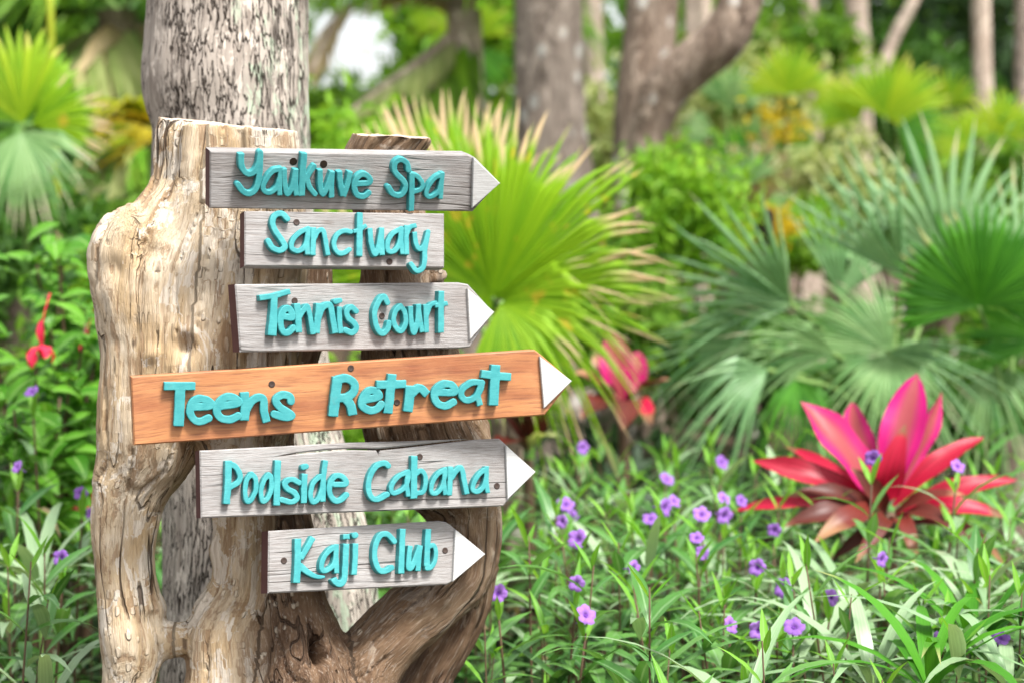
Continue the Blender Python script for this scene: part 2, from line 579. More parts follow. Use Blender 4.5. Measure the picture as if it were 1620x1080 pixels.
def bark_mat(name, c1, c2, crackc, lichen=None, spots=None, zs=1.0, sc=1.0, cw=.016):
    t = NT(name)
    def g(s):
        return t.coord('Object', tuple(k * sc for k in s))
    a = t.noise(g((14, 14, 5)), 1.0, 6, .65, .5)
    strand = t.noise(g((90, 90, 11)), 1.0, 4, .6)
    c = t.mix(t.ramp(a, [(.35, 0.0), (.62, 1.0)]), c1, c2)
    c = t.mix(t.ramp(strand, [(.35, .65), (.52, 0.0)]), c, crackc)
    pal = t.noise(g((26, 26, 15)), 1.0, 5, .7, .6)
    c = t.mix(t.ramp(pal, [(.56, 0.0), (.6, .7)]), c, tuple(min(1, x * 1.5) for x in c1))
    if lichen:
        ln = t.noise(g((15, 15, 7)), 1.0, 6, .75, .6)
        sx = t.n('ShaderNodeSeparateXYZ')
        t.l(t.n('ShaderNodeTexCoord').outputs['Generated'], sx.inputs[0])
        lx = t.math('ADD', ln, t.math('MINIMUM', t.math('MULTIPLY', t.math('SUBTRACT', sx.outputs[0], .43), .75), .012))
        c = t.mix(t.ramp(lx, [(.53, 0.0), (.57, .9)]), c, lichen)
        c = t.mix(t.math('MULTIPLY', t.ramp(lx, [(.53, 0.0), (.57, 1.0)]), t.ramp(pal, [(.5, 0.0), (.56, .6)])), c, c2)
    if spots:
        sp = t.voro(g((13, 13, 9)), 1.0)
        c = t.mix(t.ramp(sp, [(.16, .9), (.26, 0.0)]), c, spots)
    v1 = t.n('ShaderNodeTexNoise')
    t.l(g((20, 20, 3.2)), v1.inputs['Vector'])
    v1.inputs['Detail'].default_value = 3
    ln1 = t.math('ABSOLUTE', t.math('SUBTRACT', v1.outputs['Fac'], .5))
    keep = t.ramp(t.noise(g((8, 8, 5)), 1.0, 3), [(.42, 0.0), (.5, 1.0)])
    crack = t.math('MULTIPLY', t.ramp(ln1, [(.0, 1.0), (cw * .4, 1.0), (cw, 0.0)]), keep)
    v2 = t.noise(g((30, 30, 2.6)), 1.0, 3)
    crack = t.math('MAXIMUM', crack, t.math('MULTIPLY', t.ramp(t.math('ABSOLUTE', t.math('SUBTRACT', v2, .5)), [(.0, 1.0), (cw * .7, 0.0)]), t.ramp(t.noise(g((6, 6, 6)), 1.0, 2), [(.5, 0.0), (.56, 1.0)])))
    c = t.mix(t.math('MULTIPLY', crack, .95), c, (.025, .018, .014))
    h = t.math('SUBTRACT', t.math('ADD', strand, t.math('MULTIPLY', pal, .8)), t.math('MULTIPLY', crack, 2.5))
    return t.done(t.bsdf(c, .9, .1, t.bump(h, .7, .006 / sc)))


M_PALMBARK = bark_mat('palm_bark', (.42, .37, .32), (.34, .295, .25), (.18, .145, .12), lichen=(.40, .47, .35), cw=.036)
M_BARK = bark_mat('grey_brown_bark', (.36, .30, .25), (.24, .19, .155), (.13, .10, .08), spots=(.55, .53, .48), sc=.55)
M_BARKB = bark_mat('brown_bark', (.30, .235, .185), (.18, .13, .098), (.09, .062, .046), spots=(.52, .49, .44), sc=.55)
M_BARKP = bark_mat('pale_bark', (.52, .43, .35), (.42, .33, .26), (.26, .19, .15), sc=.5)

# ---------------------------------------------------------------- ground
gn = 60
gx = np.linspace(-1, 1, gn) ** 3 * 150
gy = np.linspace(-1, 1, gn) ** 3 * 150 + 4
GX, GY = np.meshgrid(gx, gy)
gz = (fbm(np.stack([GX.ravel() * .8, GY.ravel() * .8, GX.ravel() * 0], 1), 5) - .5) * .06
gf = np.array([[j * gn + i, j * gn + i + 1, (j + 1) * gn + i + 1, (j + 1) * gn + i] for j in range(gn - 1) for i in range(gn - 1)])
o = obj('ground', mesh('ground', np.stack([GX.ravel(), GY.ravel(), gz], 1), gf), None, M_SOIL)
tag(o, kind='structure')

# ---------------------------------------------------------------- driftwood stump
DW = [
    # px, py, depth, radius in px at that depth ; tone 0 bleached .. 1 brown
    (0.0, [(303, 186, 3.31, 50), (298, 230, 3.31, 54), (288, 300, 3.31, 53), (270, 350, 3.3, 66), (246, 430, 3.3, 88), (243, 520, 3.3, 87), (240, 620, 3.3, 84), (232, 715, 3.3, 76), (206, 790, 3.3, 54), (199, 880, 3.3, 46), (206, 960, 3.3, 51), (212, 1015, 3.3, 53), (206, 1075, 3.3, 43), (206, 1130, 3.3, 46), (210, 1190, 3.3, 55), (215, 1300, 3.3, 72), (215, 1460, 3.3, 82), (215, 1670, 3.3, 95)]),
    (0.15, [(406, 203, 3.3, 61), (408, 300, 3.3, 70), (402, 400, 3.31, 85), (392, 500, 3.31, 92), (386, 600, 3.31, 90), (380, 690, 3.31, 76), (388, 770, 3.31, 56), (392, 850, 3.31, 50), (384, 930, 3.31, 52), (362, 990, 3.31, 64), (364, 1070, 3.31, 70), (360, 1160, 3.31, 80), (350, 1300, 3.31, 95), (344, 1480, 3.31, 105), (340, 1670, 3.31, 120)]),
    (0.1, [(335, 200, 3.3, 66), (338, 300, 3.3, 75), (325, 450, 3.31, 90), (315, 600, 3.3, 85), (305, 690, 3.3, 60)]),
    (0.0, [(222, 335, 3.27, 22), (204, 362, 3.26, 44), (195, 395, 3.26, 56), (204, 440, 3.27, 66), (225, 510, 3.29, 76)]),
    (0.1, [(215, 1015, 3.3, 42), (252, 1012, 3.3, 33), (295, 1010, 3.3, 29), (335, 1005, 3.3, 40), (370, 1000, 3.3, 54)]),
    (1.0, [(478, 400, 3.4, 48), (472, 500, 3.4, 52), (452, 600, 3.39, 48), (425, 690, 3.37, 38), (440, 790, 3.35, 48), (455, 880, 3.33, 50), (465, 950, 3.32, 54), (474, 1005, 3.31, 68), (484, 1065, 3.31, 88), (490, 1150, 3.31, 110), (485, 1300, 3.31, 130), (480, 1480, 3.31, 140), (480, 1670, 3.31, 150)]),
    (0.8, [(640, 190, 3.38, 50), (588, 252, 3.38, 52), (598, 310, 3.38, 52), (622, 380, 3.38, 58), (632, 440, 3.38, 65), (640, 520, 3.39, 72), (652, 600, 3.4, 84), (668, 680, 3.4, 96), (698, 735, 3.42, 88), (732, 800, 3.43, 60), (738, 850, 3.43, 56), (726, 900, 3.42, 56), (685, 945, 3.39, 54), (636, 988, 3.36, 54), (590, 1038, 3.34, 56), (560, 1095, 3.33, 72), (545, 1190, 3.32, 95), (535, 1320, 3.31, 108), (530, 1480, 3.3, 115), (530, 1670, 3.3, 120)]),
    (1.0, [(748, 890, 3.46, 40), (736, 960, 3.47, 36), (712, 1012, 3.47, 38), (684, 1060, 3.47, 38), (660, 1115, 3.46, 42), (640, 1200, 3.44, 50), (625, 1320, 3.42, 60), (610, 1480, 3.41, 75), (600, 1670, 3.4, 90)]),
    (0.4, [(640, 456, 3.36, 20), (684, 440, 3.34, 12), (706, 433, 3.335, 4)]),
    (0.2, [(560, 455, 3.4, 20), (645, 560, 3.4, 60)]),
]


def build_driftwood():
    V, F, base, segs = [], [], 0, []
    for ti, (tone, pts) in enumerate(DW):
        w = [P(x, y, d) for x, y, d, r in pts]
        rr = [r * d / FPX for x, y, d, r in pts]
        v, f, uv = tube(w, rr, 20, 4, True, .02)
        V.append(v)
        F += [tuple(i + base for i in q) for q in f]
        base += len(v)
        s = spline(np.hstack([np.array([tuple(p) for p in w]), np.array(rr)[:, None]]), 6)
        segs.append((tone, s))
    tmp = bpy.data.objects.new('tmp', mesh('tmp', np.vstack(V), F))
    C.objects.link(tmp)
    m = tmp.modifiers.new('r', 'REMESH'); m.mode = 'VOXEL'; m.voxel_size = .0052
    m = tmp.modifiers.new('s', 'SMOOTH'); m.factor = .7; m.iterations = 9
    dg = bpy.context.evaluated_depsgraph_get()
    me = bpy.data.meshes.new_from_object(tmp.evaluated_get(dg))
    bpy.data.objects.remove(tmp)
    n = len(me.vertices)
    co = np.empty(n * 3, np.float32); me.vertices.foreach_get('co', co); co = co.reshape(-1, 3).astype(float)
    no = np.empty(n * 3, np.float32); me.vertices.foreach_get('normal', no); no = no.reshape(-1, 3).astype(float)
    best = np.full(n, 1e9); grain = np.zeros((n, 3)); tn = np.zeros(n); wsum = np.zeros(n)
    for k, (tone, s) in enumerate(segs):
        if k in (2, 3, 4, 8, 9):
            continue
        p, r = s[:, :3], s[:, 3]
        t, e1, e2 = frames(p)
        L = np.concatenate([[0], np.cumsum(np.linalg.norm(np.diff(p, axis=0), axis=1))])
        bd = np.full(n, 1e9); bg_ = np.zeros((n, 3))
        for i in range(len(p) - 1):
            a, b = p[i], p[i + 1]
            ab = b - a
            h = np.clip(((co - a) @ ab) / (ab @ ab), 0, 1)
            c = a + h[:, None] * ab
            off = co - c
            dd = np.linalg.norm(off, axis=1) - (r[i] + (r[i + 1] - r[i]) * h)
            u = dd < bd
            bd[u] = dd[u]
            x1 = e1[i] * (1 - h[:, None]) + e1[i + 1] * h[:, None]
            x2 = e2[i] * (1 - h[:, None]) + e2[i + 1] * h[:, None]
            g = np.stack([(off * x1).sum(1), (off * x2).sum(1), L[i] + h * (L[i + 1] - L[i]) + (off * t[i]).sum(1) * 0 + k * 3.7], 1)
            bg_[u] = g[u]
        u = bd < best
        best[u] = bd[u]
        grain[u] = bg_[u]
        w = np.exp(-np.maximum(bd, 0) / .012)
        tn += w * tone; wsum += w
    tn /= wsum + 1e-9
    g = grain
    d = (fbm(co * [11, 11, 4.5], 1) - .5) * .034
    d += (fbm(g * [38, 38, 3.2], 2) - .5) * .010
    rid = 1 - np.abs(fbm(g * [26, 26, 2.0], 3, 2) * 2 - 1)
    d -= np.clip(rid - .93, 0, 1) * .14
    d += (fbm(co * 60, 4, 2) - .5) * .003
    # knots and pits on the bleached side
    for (x, y, dp, rad, amp) in [(293, 548, 3.2, .016, -.020), (297, 525, 3.2, .012, .008), (235, 400, 3.22, .02, -.012), (178, 428, 3.2, .022, -.010), (262, 960, 3.25, .02, .01), (505, 1040, 3.2, .01, -.05), (500, 1015, 3.2, .009, -.05), (498, 1030, 3.2, .008, -.05), (700, 944, 3.33, .014, .012), (240, 560, 3.2, .013, .010), (330, 870, 3.25, .02, .012)]:
        ray = np.array(P(x, y, dp)) - np.array(cam.location)
        ray /= np.linalg.norm(ray)
        q = co - np.array(cam.location)
        dist = np.linalg.norm(q - (q @ ray)[:, None] * ray, axis=1)
        d += amp * np.exp(-(dist / rad) ** 2) * (no @ ray < 0)
    co2 = co + no * d[:, None]
    # the saw cuts: flatten everything above the two sloping planes
    for (x0, x1, lo, hi) in [(250, 475, P(250, 188, 3.25), P(470, 209, 3.25)), (540, 690, P(560, 213, 3.34), P(672, 219, 3.34))]:
        lox, hix = lo.x - .02, hi.x + .06
        zc = lo.z + (co2[:, 0] - lo.x) / (hi.x - lo.x) * (hi.z - lo.z) + (co2[:, 1] - lo.y) * .06
        m_ = (co2[:, 0] > lox) & (co2[:, 0] < hix) & (co2[:, 2] > zc)
        co2[m_, 2] = zc[m_] + (fbm(co2[m_] * 60, 9) - .5) * .006
    me.vertices.foreach_set('co', co2.astype(np.float32).ravel())
    a = me.attributes.new('grain', 'FLOAT_VECTOR', 'POINT'); a.data.foreach_set('vector', grain.astype(np.float32).ravel())
    a = me.attributes.new('tone', 'FLOAT', 'POINT'); a.data.foreach_set('value', tn.astype(np.float32))
    me.materials.clear(); me.materials.append(M_DRIFT); me.materials.append(M_CUT)
    me.update()
    nf = len(me.polygons)
    fn = np.empty(nf * 3, np.float32); me.polygons.foreach_get('normal', fn); fn = fn.reshape(-1, 3)
    fc = np.empty(nf * 3, np.float32); me.polygons.foreach_get('center', fc); fc = fc.reshape(-1, 3)
    zt = P(300, 235, 3.25).z
    me.polygons.foreach_set('material_index', ((fn[:, 2] > .75) & (fc[:, 2] > zt)).astype(np.int32))
    me.polygons.foreach_set('use_smooth', np.ones(nf, bool))
    me.name = 'driftwood_stump'
    o = obj('driftwood_stump', me)
    tag(o, 'bleached driftwood stump with branching limbs and holes that carries the direction boards', 'tree stump')
    print('driftwood verts', n)


build_driftwood()

# ---------------------------------------------------------------- lichened palm trunk right behind the stump
def trunk_mesh(name, pts, sides, rings, amp, seed, flute=.6, mat=None, parent=None):
    a = np.array([[*P(x, y, d), r * d / FPX] for x, y, d, r in pts])
    s = spline(a, rings)
    p, r = s[:, :3], s[:, 3]
    t, e1, e2 = frames(p)
    ang = np.linspace(0, 2 * math.pi, sides, endpoint=False)
    n = len(p)
    L = np.concatenate([[0], np.cumsum(np.linalg.norm(np.diff(p, axis=0), axis=1))])
    A, LL = np.meshgrid(ang, L)
    q = np.stack([np.cos(A).ravel(), np.sin(A).ravel(), LL.ravel()], 1)
    r0 = float(np.mean(r))
    dn = (fbm(q * [2.2, 2.2, .6 / r0 * .4], seed) - .5) * amp * 2.0 + (fbm(q * [9, 9, 1.2 / r0 * .4], seed + 3) - .5) * amp * flute * 1.6
    rid = 1 - np.abs(fbm(q * [6, 6, .5 / r0 * .4], seed + 5, 2) * 2 - 1)
    dn -= np.clip(rid - .93, 0, 1) * amp * 6
    rr = (r[:, None] * (1 + dn.reshape(n, sides)))
    v = p[:, None] + rr[..., None] * (np.cos(ang)[None, :, None] * e1[:, None] + np.sin(ang)[None, :, None] * e2[:, None])
    f = [(i * sides + k, i * sides + (k + 1) % sides, (i + 1) * sides + (k + 1) % sides, (i + 1) * sides + k) for i in range(n - 1) for k in range(sides)]
    me = mesh(name, v.reshape(-1, 3), np.array(f))
    return obj(name, me, parent, mat)


PT = empty('tree', tuple(Vector((*P(450, 1400, 3.9).xy, 0))), 'thick lichen-spotted tree with vertical cracks rising right behind the driftwood stump', 'tree')
o = trunk_mesh('trunk', [(372, -260, 3.9, 122), (364, -60, 3.9, 126), (360, 60, 3.9, 129), (358, 130, 3.9, 132), (366, 200, 3.9, 124), (368, 330, 3.9, 128), (378, 500, 3.9, 132), (398, 700, 3.9, 146), (424, 870, 3.9, 163), (432, 1000, 3.9, 172), (440, 1200, 3.9, 190), (450, 1500, 3.9, 230)], 140, 24, .045, 21, mat=M_PALMBARK, parent=PT)
o.location = -PT.location

# ---------------------------------------------------------------- direction boards
def sdf_strokes(strokes, X, Y):
    """union of brush strokes; stroke = (pts, r, butt)"""
    D = np.full(X.shape, 1e9)
    for pts, r0, r1, butt in strokes:
        p = spline(pts, 6) if len(pts) > 2 else np.asarray(pts, float)
        if len(p) == 2:
            p = np.array([p[0], (p[0] + p[1]) / 2, p[1]])
        n = len(p)
        rad = np.linspace(r0, r1, n)
        d = np.full(X.shape, 1e9)
        for i in range(n - 1):
            a, b = p[i], p[i + 1]
            ab = b - a
            l2 = max(ab @ ab, 1e-12)
            h = np.clip(((X - a[0]) * ab[0] + (Y - a[1]) * ab[1]) / l2, 0, 1)
            dd = np.hypot(X - a[0] - h * ab[0], Y - a[1] - h * ab[1]) - (rad[i] + (rad[i + 1] - rad[i]) * h)
            d = np.minimum(d, dd)
        if butt:
            for e, q, r in ((p[0], p[1], r0), (p[-1], p[-2], r1)):
                t = e - q
                t = t / (np.hypot(*t) + 1e-9)
                pr = (X - e[0]) * t[0] + (Y - e[1]) * t[1]
                m = np.hypot(X - e[0], Y - e[1]) < r * 1.8
                d = np.where(m, np.maximum(d, pr), d)
        D = np.minimum(D, d)
    return D


def letter_mesh(name, strokes, T, step=.00095, rb=.0011):
    allp = np.vstack([np.asarray(s[0], float) for s in strokes])
    rmax = max(max(s[1], s[2]) for s in strokes)
    lo = allp.min(0) - rmax - 4 * step
    hi = allp.max(0) + rmax + 4 * step
    xs = np.arange(lo[0], hi[0], step)
    ys = np.arange(lo[1], hi[1], step)
    X, Y = np.meshgrid(xs, ys)
    wob = (fbm(np.stack([X.ravel() * 130, Y.ravel() * 130, X.ravel() * 0 + lo[0] * 50], 1), 3, 2).reshape(X.shape) - .5) * .0011
    D = sdf_strokes(strokes, X, Y) + wob
    # avoid exact zeros
    D[np.abs(D) < 1e-7] = 1e-7
    ny, nx = D.shape
    V, F = [], []
    cache = {}

    def top(x, y, d):
        d = min(max(-d, 0), rb)
        return T - rb + math.sqrt(max(rb * rb - (rb - d) ** 2, 0))

    def vin(i, j):
        k = (0, i, j)
        if k not in cache:
            cache[k] = len(V)
            V.append((xs[i], ys[j], top(0, 0, D[j, i])))
        return cache[k]

    def vedge(i, j, i2, j2):
        k = (1, min(i, i2), min(j, j2), i != i2)
        if k not in cache:
            a, b = D[j, i], D[j2, i2]
            t = a / (a - b)
            x, y = lerp(xs[i], xs[i2], t), lerp(ys[j], ys[j2], t)
            cache[k] = len(V)
            V.append((x, y, T - rb))
            V.append((x, y, T - rb))
            V.append((x, y, -.001))
        return cache[k]
    ins = D < 0
    cnt = ins[:-1, :-1].astype(int) + ins[:-1, 1:] + ins[1:, :-1] + ins[1:, 1:]
    for j, i in zip(*np.nonzero(cnt)):
        cs = [(i, j), (i + 1, j), (i + 1, j + 1), (i, j + 1)]
        poly, cr = [], []
        for k in range(4):
            a, b = cs[k], cs[(k + 1) % 4]
            ia, ib = ins[a[1], a[0]], ins[b[1], b[0]]
            if ia:
                poly.append(vin(*a))
            if ia != ib:
                e = vedge(*a, *b)
                poly.append(e)
                cr.append((e, ia))
        F.append(tuple(poly))
        if len(cr) == 2:
            (e1_, in1), (e2_, in2) = cr
            if in1:        # leaves the shape at e1, comes back at e2
                F.append((e2_ + 1, e1_ + 1, e1_ + 2, e2_ + 2))
            else:
                F.append((e1_ + 1, e2_ + 1, e2_ + 2, e1_ + 2))
    return mesh(name, V, F)


def LT(off, sc, *strokes):
    out = []
    for s in strokes:
        pts, r = s[0], s[1]
        r = r if isinstance(r, tuple) else (r, r)
        out.append(([(off[0] + x / sc, off[1] + y / sc) for x, y in pts], r[0] / sc, r[1] / sc, len(s) > 2))
    return out


B = 1
z1, s1 = (320, 220), 5.786
z2, s2 = (560, 220), 6.75
z3, s3 = (380, 325), 4.909
z4, s4 = (390, 450), 8.1
z5, s5 = (570, 450), 7.364
z6, s6 = (250, 590), 7.043
z7, s7 = (510, 560), 5.226
z8, s8 = (340, 710), 7.364
z9, s9 = (560, 700), 7.043
za, sa = (440, 830), 9.0
zb, sb = (560, 820), 7.364

SIGNS = [
    dict(face=[(332, 239), (740, 245), (752, 250), (790, 289), (748, 335), (332, 330)], tri=[(747, 249), (789, 289), (745, 328)], yaw=22, tilt=-13, mat='grey',
         label='uppermost grey board with teal lettering and a white arrow tip, leaning forward',
         screws=[(464, 256), (512, 260)], holes=1,
         letters=[
             LT(z1, s1, ([(340, 120), (340, 220), (370, 285), (420, 308), (468, 280), (502, 210), (515, 115)], 28, B), ([(515, 115), (512, 240), (498, 370), (470, 450), (420, 487), (360, 470), (310, 405)], 28)),
             LT(z1, s1, ([(700, 265), (635, 280), (575, 345), (540, 425), (558, 468), (610, 475), (662, 430), (690, 350), (702, 265)], 24), ([(702, 262), (690, 400), (692, 505)], 24, B)),
             LT(z1, s1, ([(730, 258), (735, 370), (757, 490), (800, 430), (838, 262)], 25, B), ([(838, 260), (835, 400), (842, 508)], 25, B)),
             LT(z1, s1, ([(915, 115), (900, 300), (892, 512)], 31, B), ([(1005, 240), (965, 300), (935, 360)], 25), ([(935, 330), (965, 430), (1015, 492)], 25)),
             LT(z1, s1, ([(1060, 265), (1060, 400), (1085, 492), (1125, 420), (1172, 285)], 26, B), ([(1172, 283), (1162, 400), (1165, 525)], 26, B)),
             LT(z1, s1, ([(1235, 280), (1245, 400), (1268, 510)], 27, B), ([(1268, 512), (1300, 430), (1335, 285)], 26, B)),
             LT(z1, s1, ([(1400, 398), (1512, 388), (1500, 332), (1445, 312), (1390, 355), (1372, 430), (1400, 500), (1460, 512), (1505, 482)], 27)),
             LT(z2, s2, ([(558, 318), (538, 245), (475, 208), (415, 245), (408, 315), (440, 370), (500, 430), (527, 490), (500, 565), (440, 590), (380, 560), (345, 500)], 31)),
             LT(z2, s2, ([(592, 345), (592, 500), (585, 755)], 31, B), ([(592, 365), (650, 385), (703, 455), (690, 520), (615, 550)], 26)),
             LT(z2, s2, ([(918, 365), (850, 400), (785, 470), (748, 560), (775, 605), (830, 590), (880, 540), (908, 440), (920, 365)], 25), ([(920, 340), (910, 500), (900, 630)], 25, B)),
         ]),
    dict(face=[(387, 334), (703, 338), (703, 424), (387, 421)], tri=None, yaw=22, tilt=9, mat='grey',
         label='short square-ended grey board with one teal word and no arrow, second from the top',
         screws=[(469, 352), (616, 414)],
         letters=[
             LT(z3, s3, ([(352, 115), (310, 75), (258, 85), (236, 140), (260, 210), (310, 280), (333, 332), (290, 360), (235, 335), (203, 285)], 23)),
             LT(z3, s3, ([(512, 190), (440, 225), (388, 290), (388, 345), (440, 362), (490, 320), (508, 250), (513, 190)], 20), ([(514, 180), (505, 300), (508, 395)], 20, B)),
             LT(z3, s3, ([(552, 180), (550, 300), (548, 398)], 22, B), ([(555, 270), (590, 210), (628, 210), (648, 300), (666, 400)], 20, B)),
             LT(z3, s3, ([(842, 215), (790, 207), (735, 240), (712, 310), (735, 368), (780, 382), (832, 352)], 20)),
             LT(z3, s3, ([(912, 65), (910, 240), (908, 405)], 25, B), ([(860, 212), (915, 198), (965, 165)], 17, B)),
             LT(z3, s3, ([(990, 185), (1000, 310), (1028, 388), (1058, 320), (1080, 185)], 21, B), ([(1080, 182), (1080, 290), (1085, 398)], 21, B)),
             LT(z3, s3, ([(1232, 190), (1165, 230), (1128, 300), (1134, 362), (1180, 362), (1220, 300), (1235, 190)], 20), ([(1235, 180), (1235, 300), (1245, 390)], 19, B)),
             LT(z3, s3, ([(1275, 165), (1272, 280), (1275, 392)], 21, B), ([(1275, 240), (1300, 182), (1352, 165)], 19, B)),
             LT(z3, s3, ([(1335, 215), (1345, 300), (1372, 350), (1410, 320), (1440, 215)], 20, B), ([(1440, 215), (1415, 350), (1412, 440), (1395, 500), (1350, 515), (1308, 465)], 21)),
         ]),
    dict(face=[(372, 450), (725, 447), (741, 450), (781, 494), (744, 549), (728, 551), (380, 557)], tri=[(737, 457), (779, 494), (741, 537)], yaw=30, tilt=3, mat='grey',
         label='grey arrow board directly above the orange board, lettered in teal with a white tip',
         screws=[(466, 476), (604, 500)],
         letters=[
             LT(z4, s4, ([(130, 178), (330, 145), (525, 92)], 36, B), ([(320, 140), (310, 400), (290, 660)], (44, 62), B)),
             LT(z4, s4, ([(430, 412), (548, 425), (525, 335), (465, 312), (405, 395), (400, 520), (435, 610), (500, 615), (562, 560)], 42)),
             LT(z4, s4, ([(605, 245), (622, 430), (630, 620)], 44, B), ([(640, 420), (690, 330), (740, 290), (780, 450), (812, 645)], 36, B)),
             LT(z4, s4, ([(895, 245), (875, 450), (858, 630)], 46, B), ([(880, 450), (940, 300), (1030, 270), (1065, 430), (1098, 630)], 42, B)),
             LT(z4, s4, ([(1150, 285), (1152, 450), (1170, 632)], 36, B), ([(1100, 225), (1160, 210)], 34)),
             LT(z4, s4, ([(1362, 345), (1300, 295), (1242, 345), (1262, 430), (1340, 500), (1362, 570), (1310, 622), (1225, 590)], 40)),
             LT(z5, s5, ([(280, 215), (240, 145), (182, 195), (132, 320), (142, 450), (182, 545), (232, 570), (282, 520), (300, 450)], 36)),
             LT(z5, s5, ([(430, 255), (370, 320), (350, 420), (382, 510), (440, 545), (490, 450), (480, 330), (432, 255)], 33)),
             LT(z5, s5, ([(545, 255), (555, 450), (582, 565), (622, 450), (637, 240)], 33, B), ([(637, 230), (652, 400), (682, 562)], 32, B)),
             LT(z5, s5, ([(725, 235), (730, 400), (735, 562)], 34, B), ([(740, 360), (780, 250), (840, 218)], 27)),
             LT(z5, s5, ([(905, 80), (900, 300), (902, 565)], 40, B), ([(830, 252), (900, 240), (980, 222)], 28, B)),
         ]),
    dict(face=[(207, 595), (846, 553), (855, 560), (904, 602), (862, 656), (853, 657), (212, 704)], tri=[(852, 563), (903, 602), (859, 645)], yaw=15, tilt=2, mat='orange',
         label='long orange varnished board with teal lettering and a white arrow tip pointing right',
         screws=[(430, 607), (628, 636), (555, 582)],
         letters=[
             LT(z6, s6, ([(60, 140), (235, 138), (410, 140)], 45, B), ([(240, 150), (232, 360), (222, 585)], 56, B)),
             LT(z6, s6, ([(395, 370), (580, 355), (545, 298), (450, 278), (368, 330), (348, 430), (400, 515), (470, 530), (555, 495)], (42, 42))),
             LT(z6, s6, ([(695, 362), (885, 325), (835, 268), (745, 262), (660, 335), (648, 430), (700, 495), (790, 510), (880, 470)], 43)),
             LT(z6, s6, ([(952, 205), (960, 380), (952, 522)], 50, B), ([(975, 400), (1030, 310), (1110, 265), (1165, 290), (1170, 410), (1202, 542)], 44, B)),
             LT(z6, s6, ([(1470, 310), (1455, 252), (1370, 238), (1298, 292), (1345, 370), (1430, 425), (1478, 468), (1400, 485), (1285, 450)], 42)),
             LT(z7, s7, ([(115, 185), (95, 350), (78, 510)], 42, B), ([(120, 205), (190, 195), (250, 235), (250, 300), (200, 348), (140, 358)], 35), ([(185, 365), (222, 420), (240, 500)], 38, B)),
             LT(z7, s7, ([(345, 372), (455, 345), (430, 303), (375, 300), (320, 365), (322, 425), (380, 460), (440, 450), (475, 410)], 32)),
             LT(z7, s7, ([(565, 160), (548, 320), (530, 485)], 38, B), ([(435, 248), (560, 246), (680, 243)], 34, B)),
             LT(z7, s7, ([(712, 255), (705, 370), (692, 472)], 40, B), ([(715, 330), (790, 275), (855, 330)], 35, B)),
             LT(z7, s7, ([(935, 312), (1080, 308), (1050, 248), (975, 248), (915, 310), (930, 390), (1000, 425), (1070, 392)], 32)),
             LT(z7, s7, ([(1305, 232), (1220, 232), (1142, 290), (1142, 350), (1190, 378), (1250, 350), (1290, 292), (1302, 235)], 27), ([(1300, 235), (1272, 330), (1290, 420)], 25, B)),
             LT(z7, s7, ([(1418, 85), (1408, 250), (1400, 420)], 41, B), ([(1298, 158), (1420, 175), (1545, 185)], 34, B)),
         ]),
    dict(face=[(316, 712), (430, 706), (500, 702), (560, 699), (650, 697), (745, 693.4), (700, 698.3), (640, 705.5), (598, 709.6), (560, 708.5), (520, 710.8), (470, 716), (430, 722.5),
               (470, 717.6), (520, 712.8), (560, 710.9), (596, 711.8), (599, 719), (601.5, 711.9), (640, 707.9), (700, 700.8), (752, 694.6), (790, 693), (798, 700), (846, 746), (802, 794), (796, 800), (318, 819)],
         tri=[(798, 704), (845, 746), (801, 789)], yaw=23, tilt=8, mat='grey',
         label='pale grey arrow board with a long crack along its upper edge, below the orange board',
         screws=[(664, 722), (786, 768)],
         letters=[
             LT(z8, s8, ([(135, 135), (130, 400), (115, 640)], 40, B), ([(140, 170), (215, 205), (270, 300), (250, 385), (150, 445)], 33)),
             LT(z8, s8, ([(400, 290), (345, 370), (328, 500), (352, 605), (400, 585), (450, 480), (450, 350), (402, 290)], 29)),
             LT(z8, s8, ([(600, 297), (545, 370), (512, 490), (532, 605), (590, 570), (633, 450), (628, 330), (602, 297)], 29)),
             LT(z8, s8, ([(712, 132), (700, 400), (697, 658)], 39, B)),
             LT(z8, s8, ([(958, 390), (870, 352), (792, 390), (812, 455), (900, 505), (932, 570), (870, 615), (750, 588)], 33)),
             LT(z8, s8, ([(1020, 285), (1012, 450), (1010, 632)], 36, B), ([(1005, 212), (1035, 205)], 34)),
             LT(z8, s8, ([(1200, 315), (1120, 400), (1090, 520), (1112, 615), (1170, 590), (1220, 470), (1240, 330)], 29), ([(1265, 130), (1238, 350), (1235, 615)], 33, B)),
             LT(z8, s8, ([(1370, 412), (1502, 402), (1462, 325), (1385, 312), (1315, 395), (1312, 520), (1370, 598), (1440, 592), (1508, 530)], 33)),
             LT(z9, s9, ([(355, 258), (310, 228), (222, 262), (152, 370), (132, 500), (162, 600), (232, 630), (340, 575)], 33)),
             LT(z9, s9, ([(578, 325), (470, 375), (395, 470), (395, 545), (440, 558), (530, 510), (575, 420), (580, 322)], 28), ([(580, 320), (562, 450), (580, 602)], 28, B)),
             LT(z9, s9, ([(645, 145), (640, 400), (640, 622)], 39, B), ([(660, 350), (720, 312), (765, 370), (768, 470), (738, 548), (670, 560)], 28)),
             LT(z9, s9, ([(988, 295), (900, 355), (842, 450), (835, 545), (880, 565), (940, 510), (978, 400), (988, 295)], 27), ([(988, 275), (975, 450), (990, 582)], 27, B)),
             LT(z9, s9, ([(1048, 262), (1042, 450), (1035, 588)], 32, B), ([(1055, 400), (1105, 320), (1168, 282), (1200, 420), (1232, 575)], 33, B)),
             LT(z9, s9, ([(1448, 285), (1362, 355), (1305, 450), (1298, 525), (1350, 545), (1410, 490), (1445, 380), (1448, 285)], 28), ([(1450, 258), (1445, 420), (1462, 560)], 28, B)),
         ]),
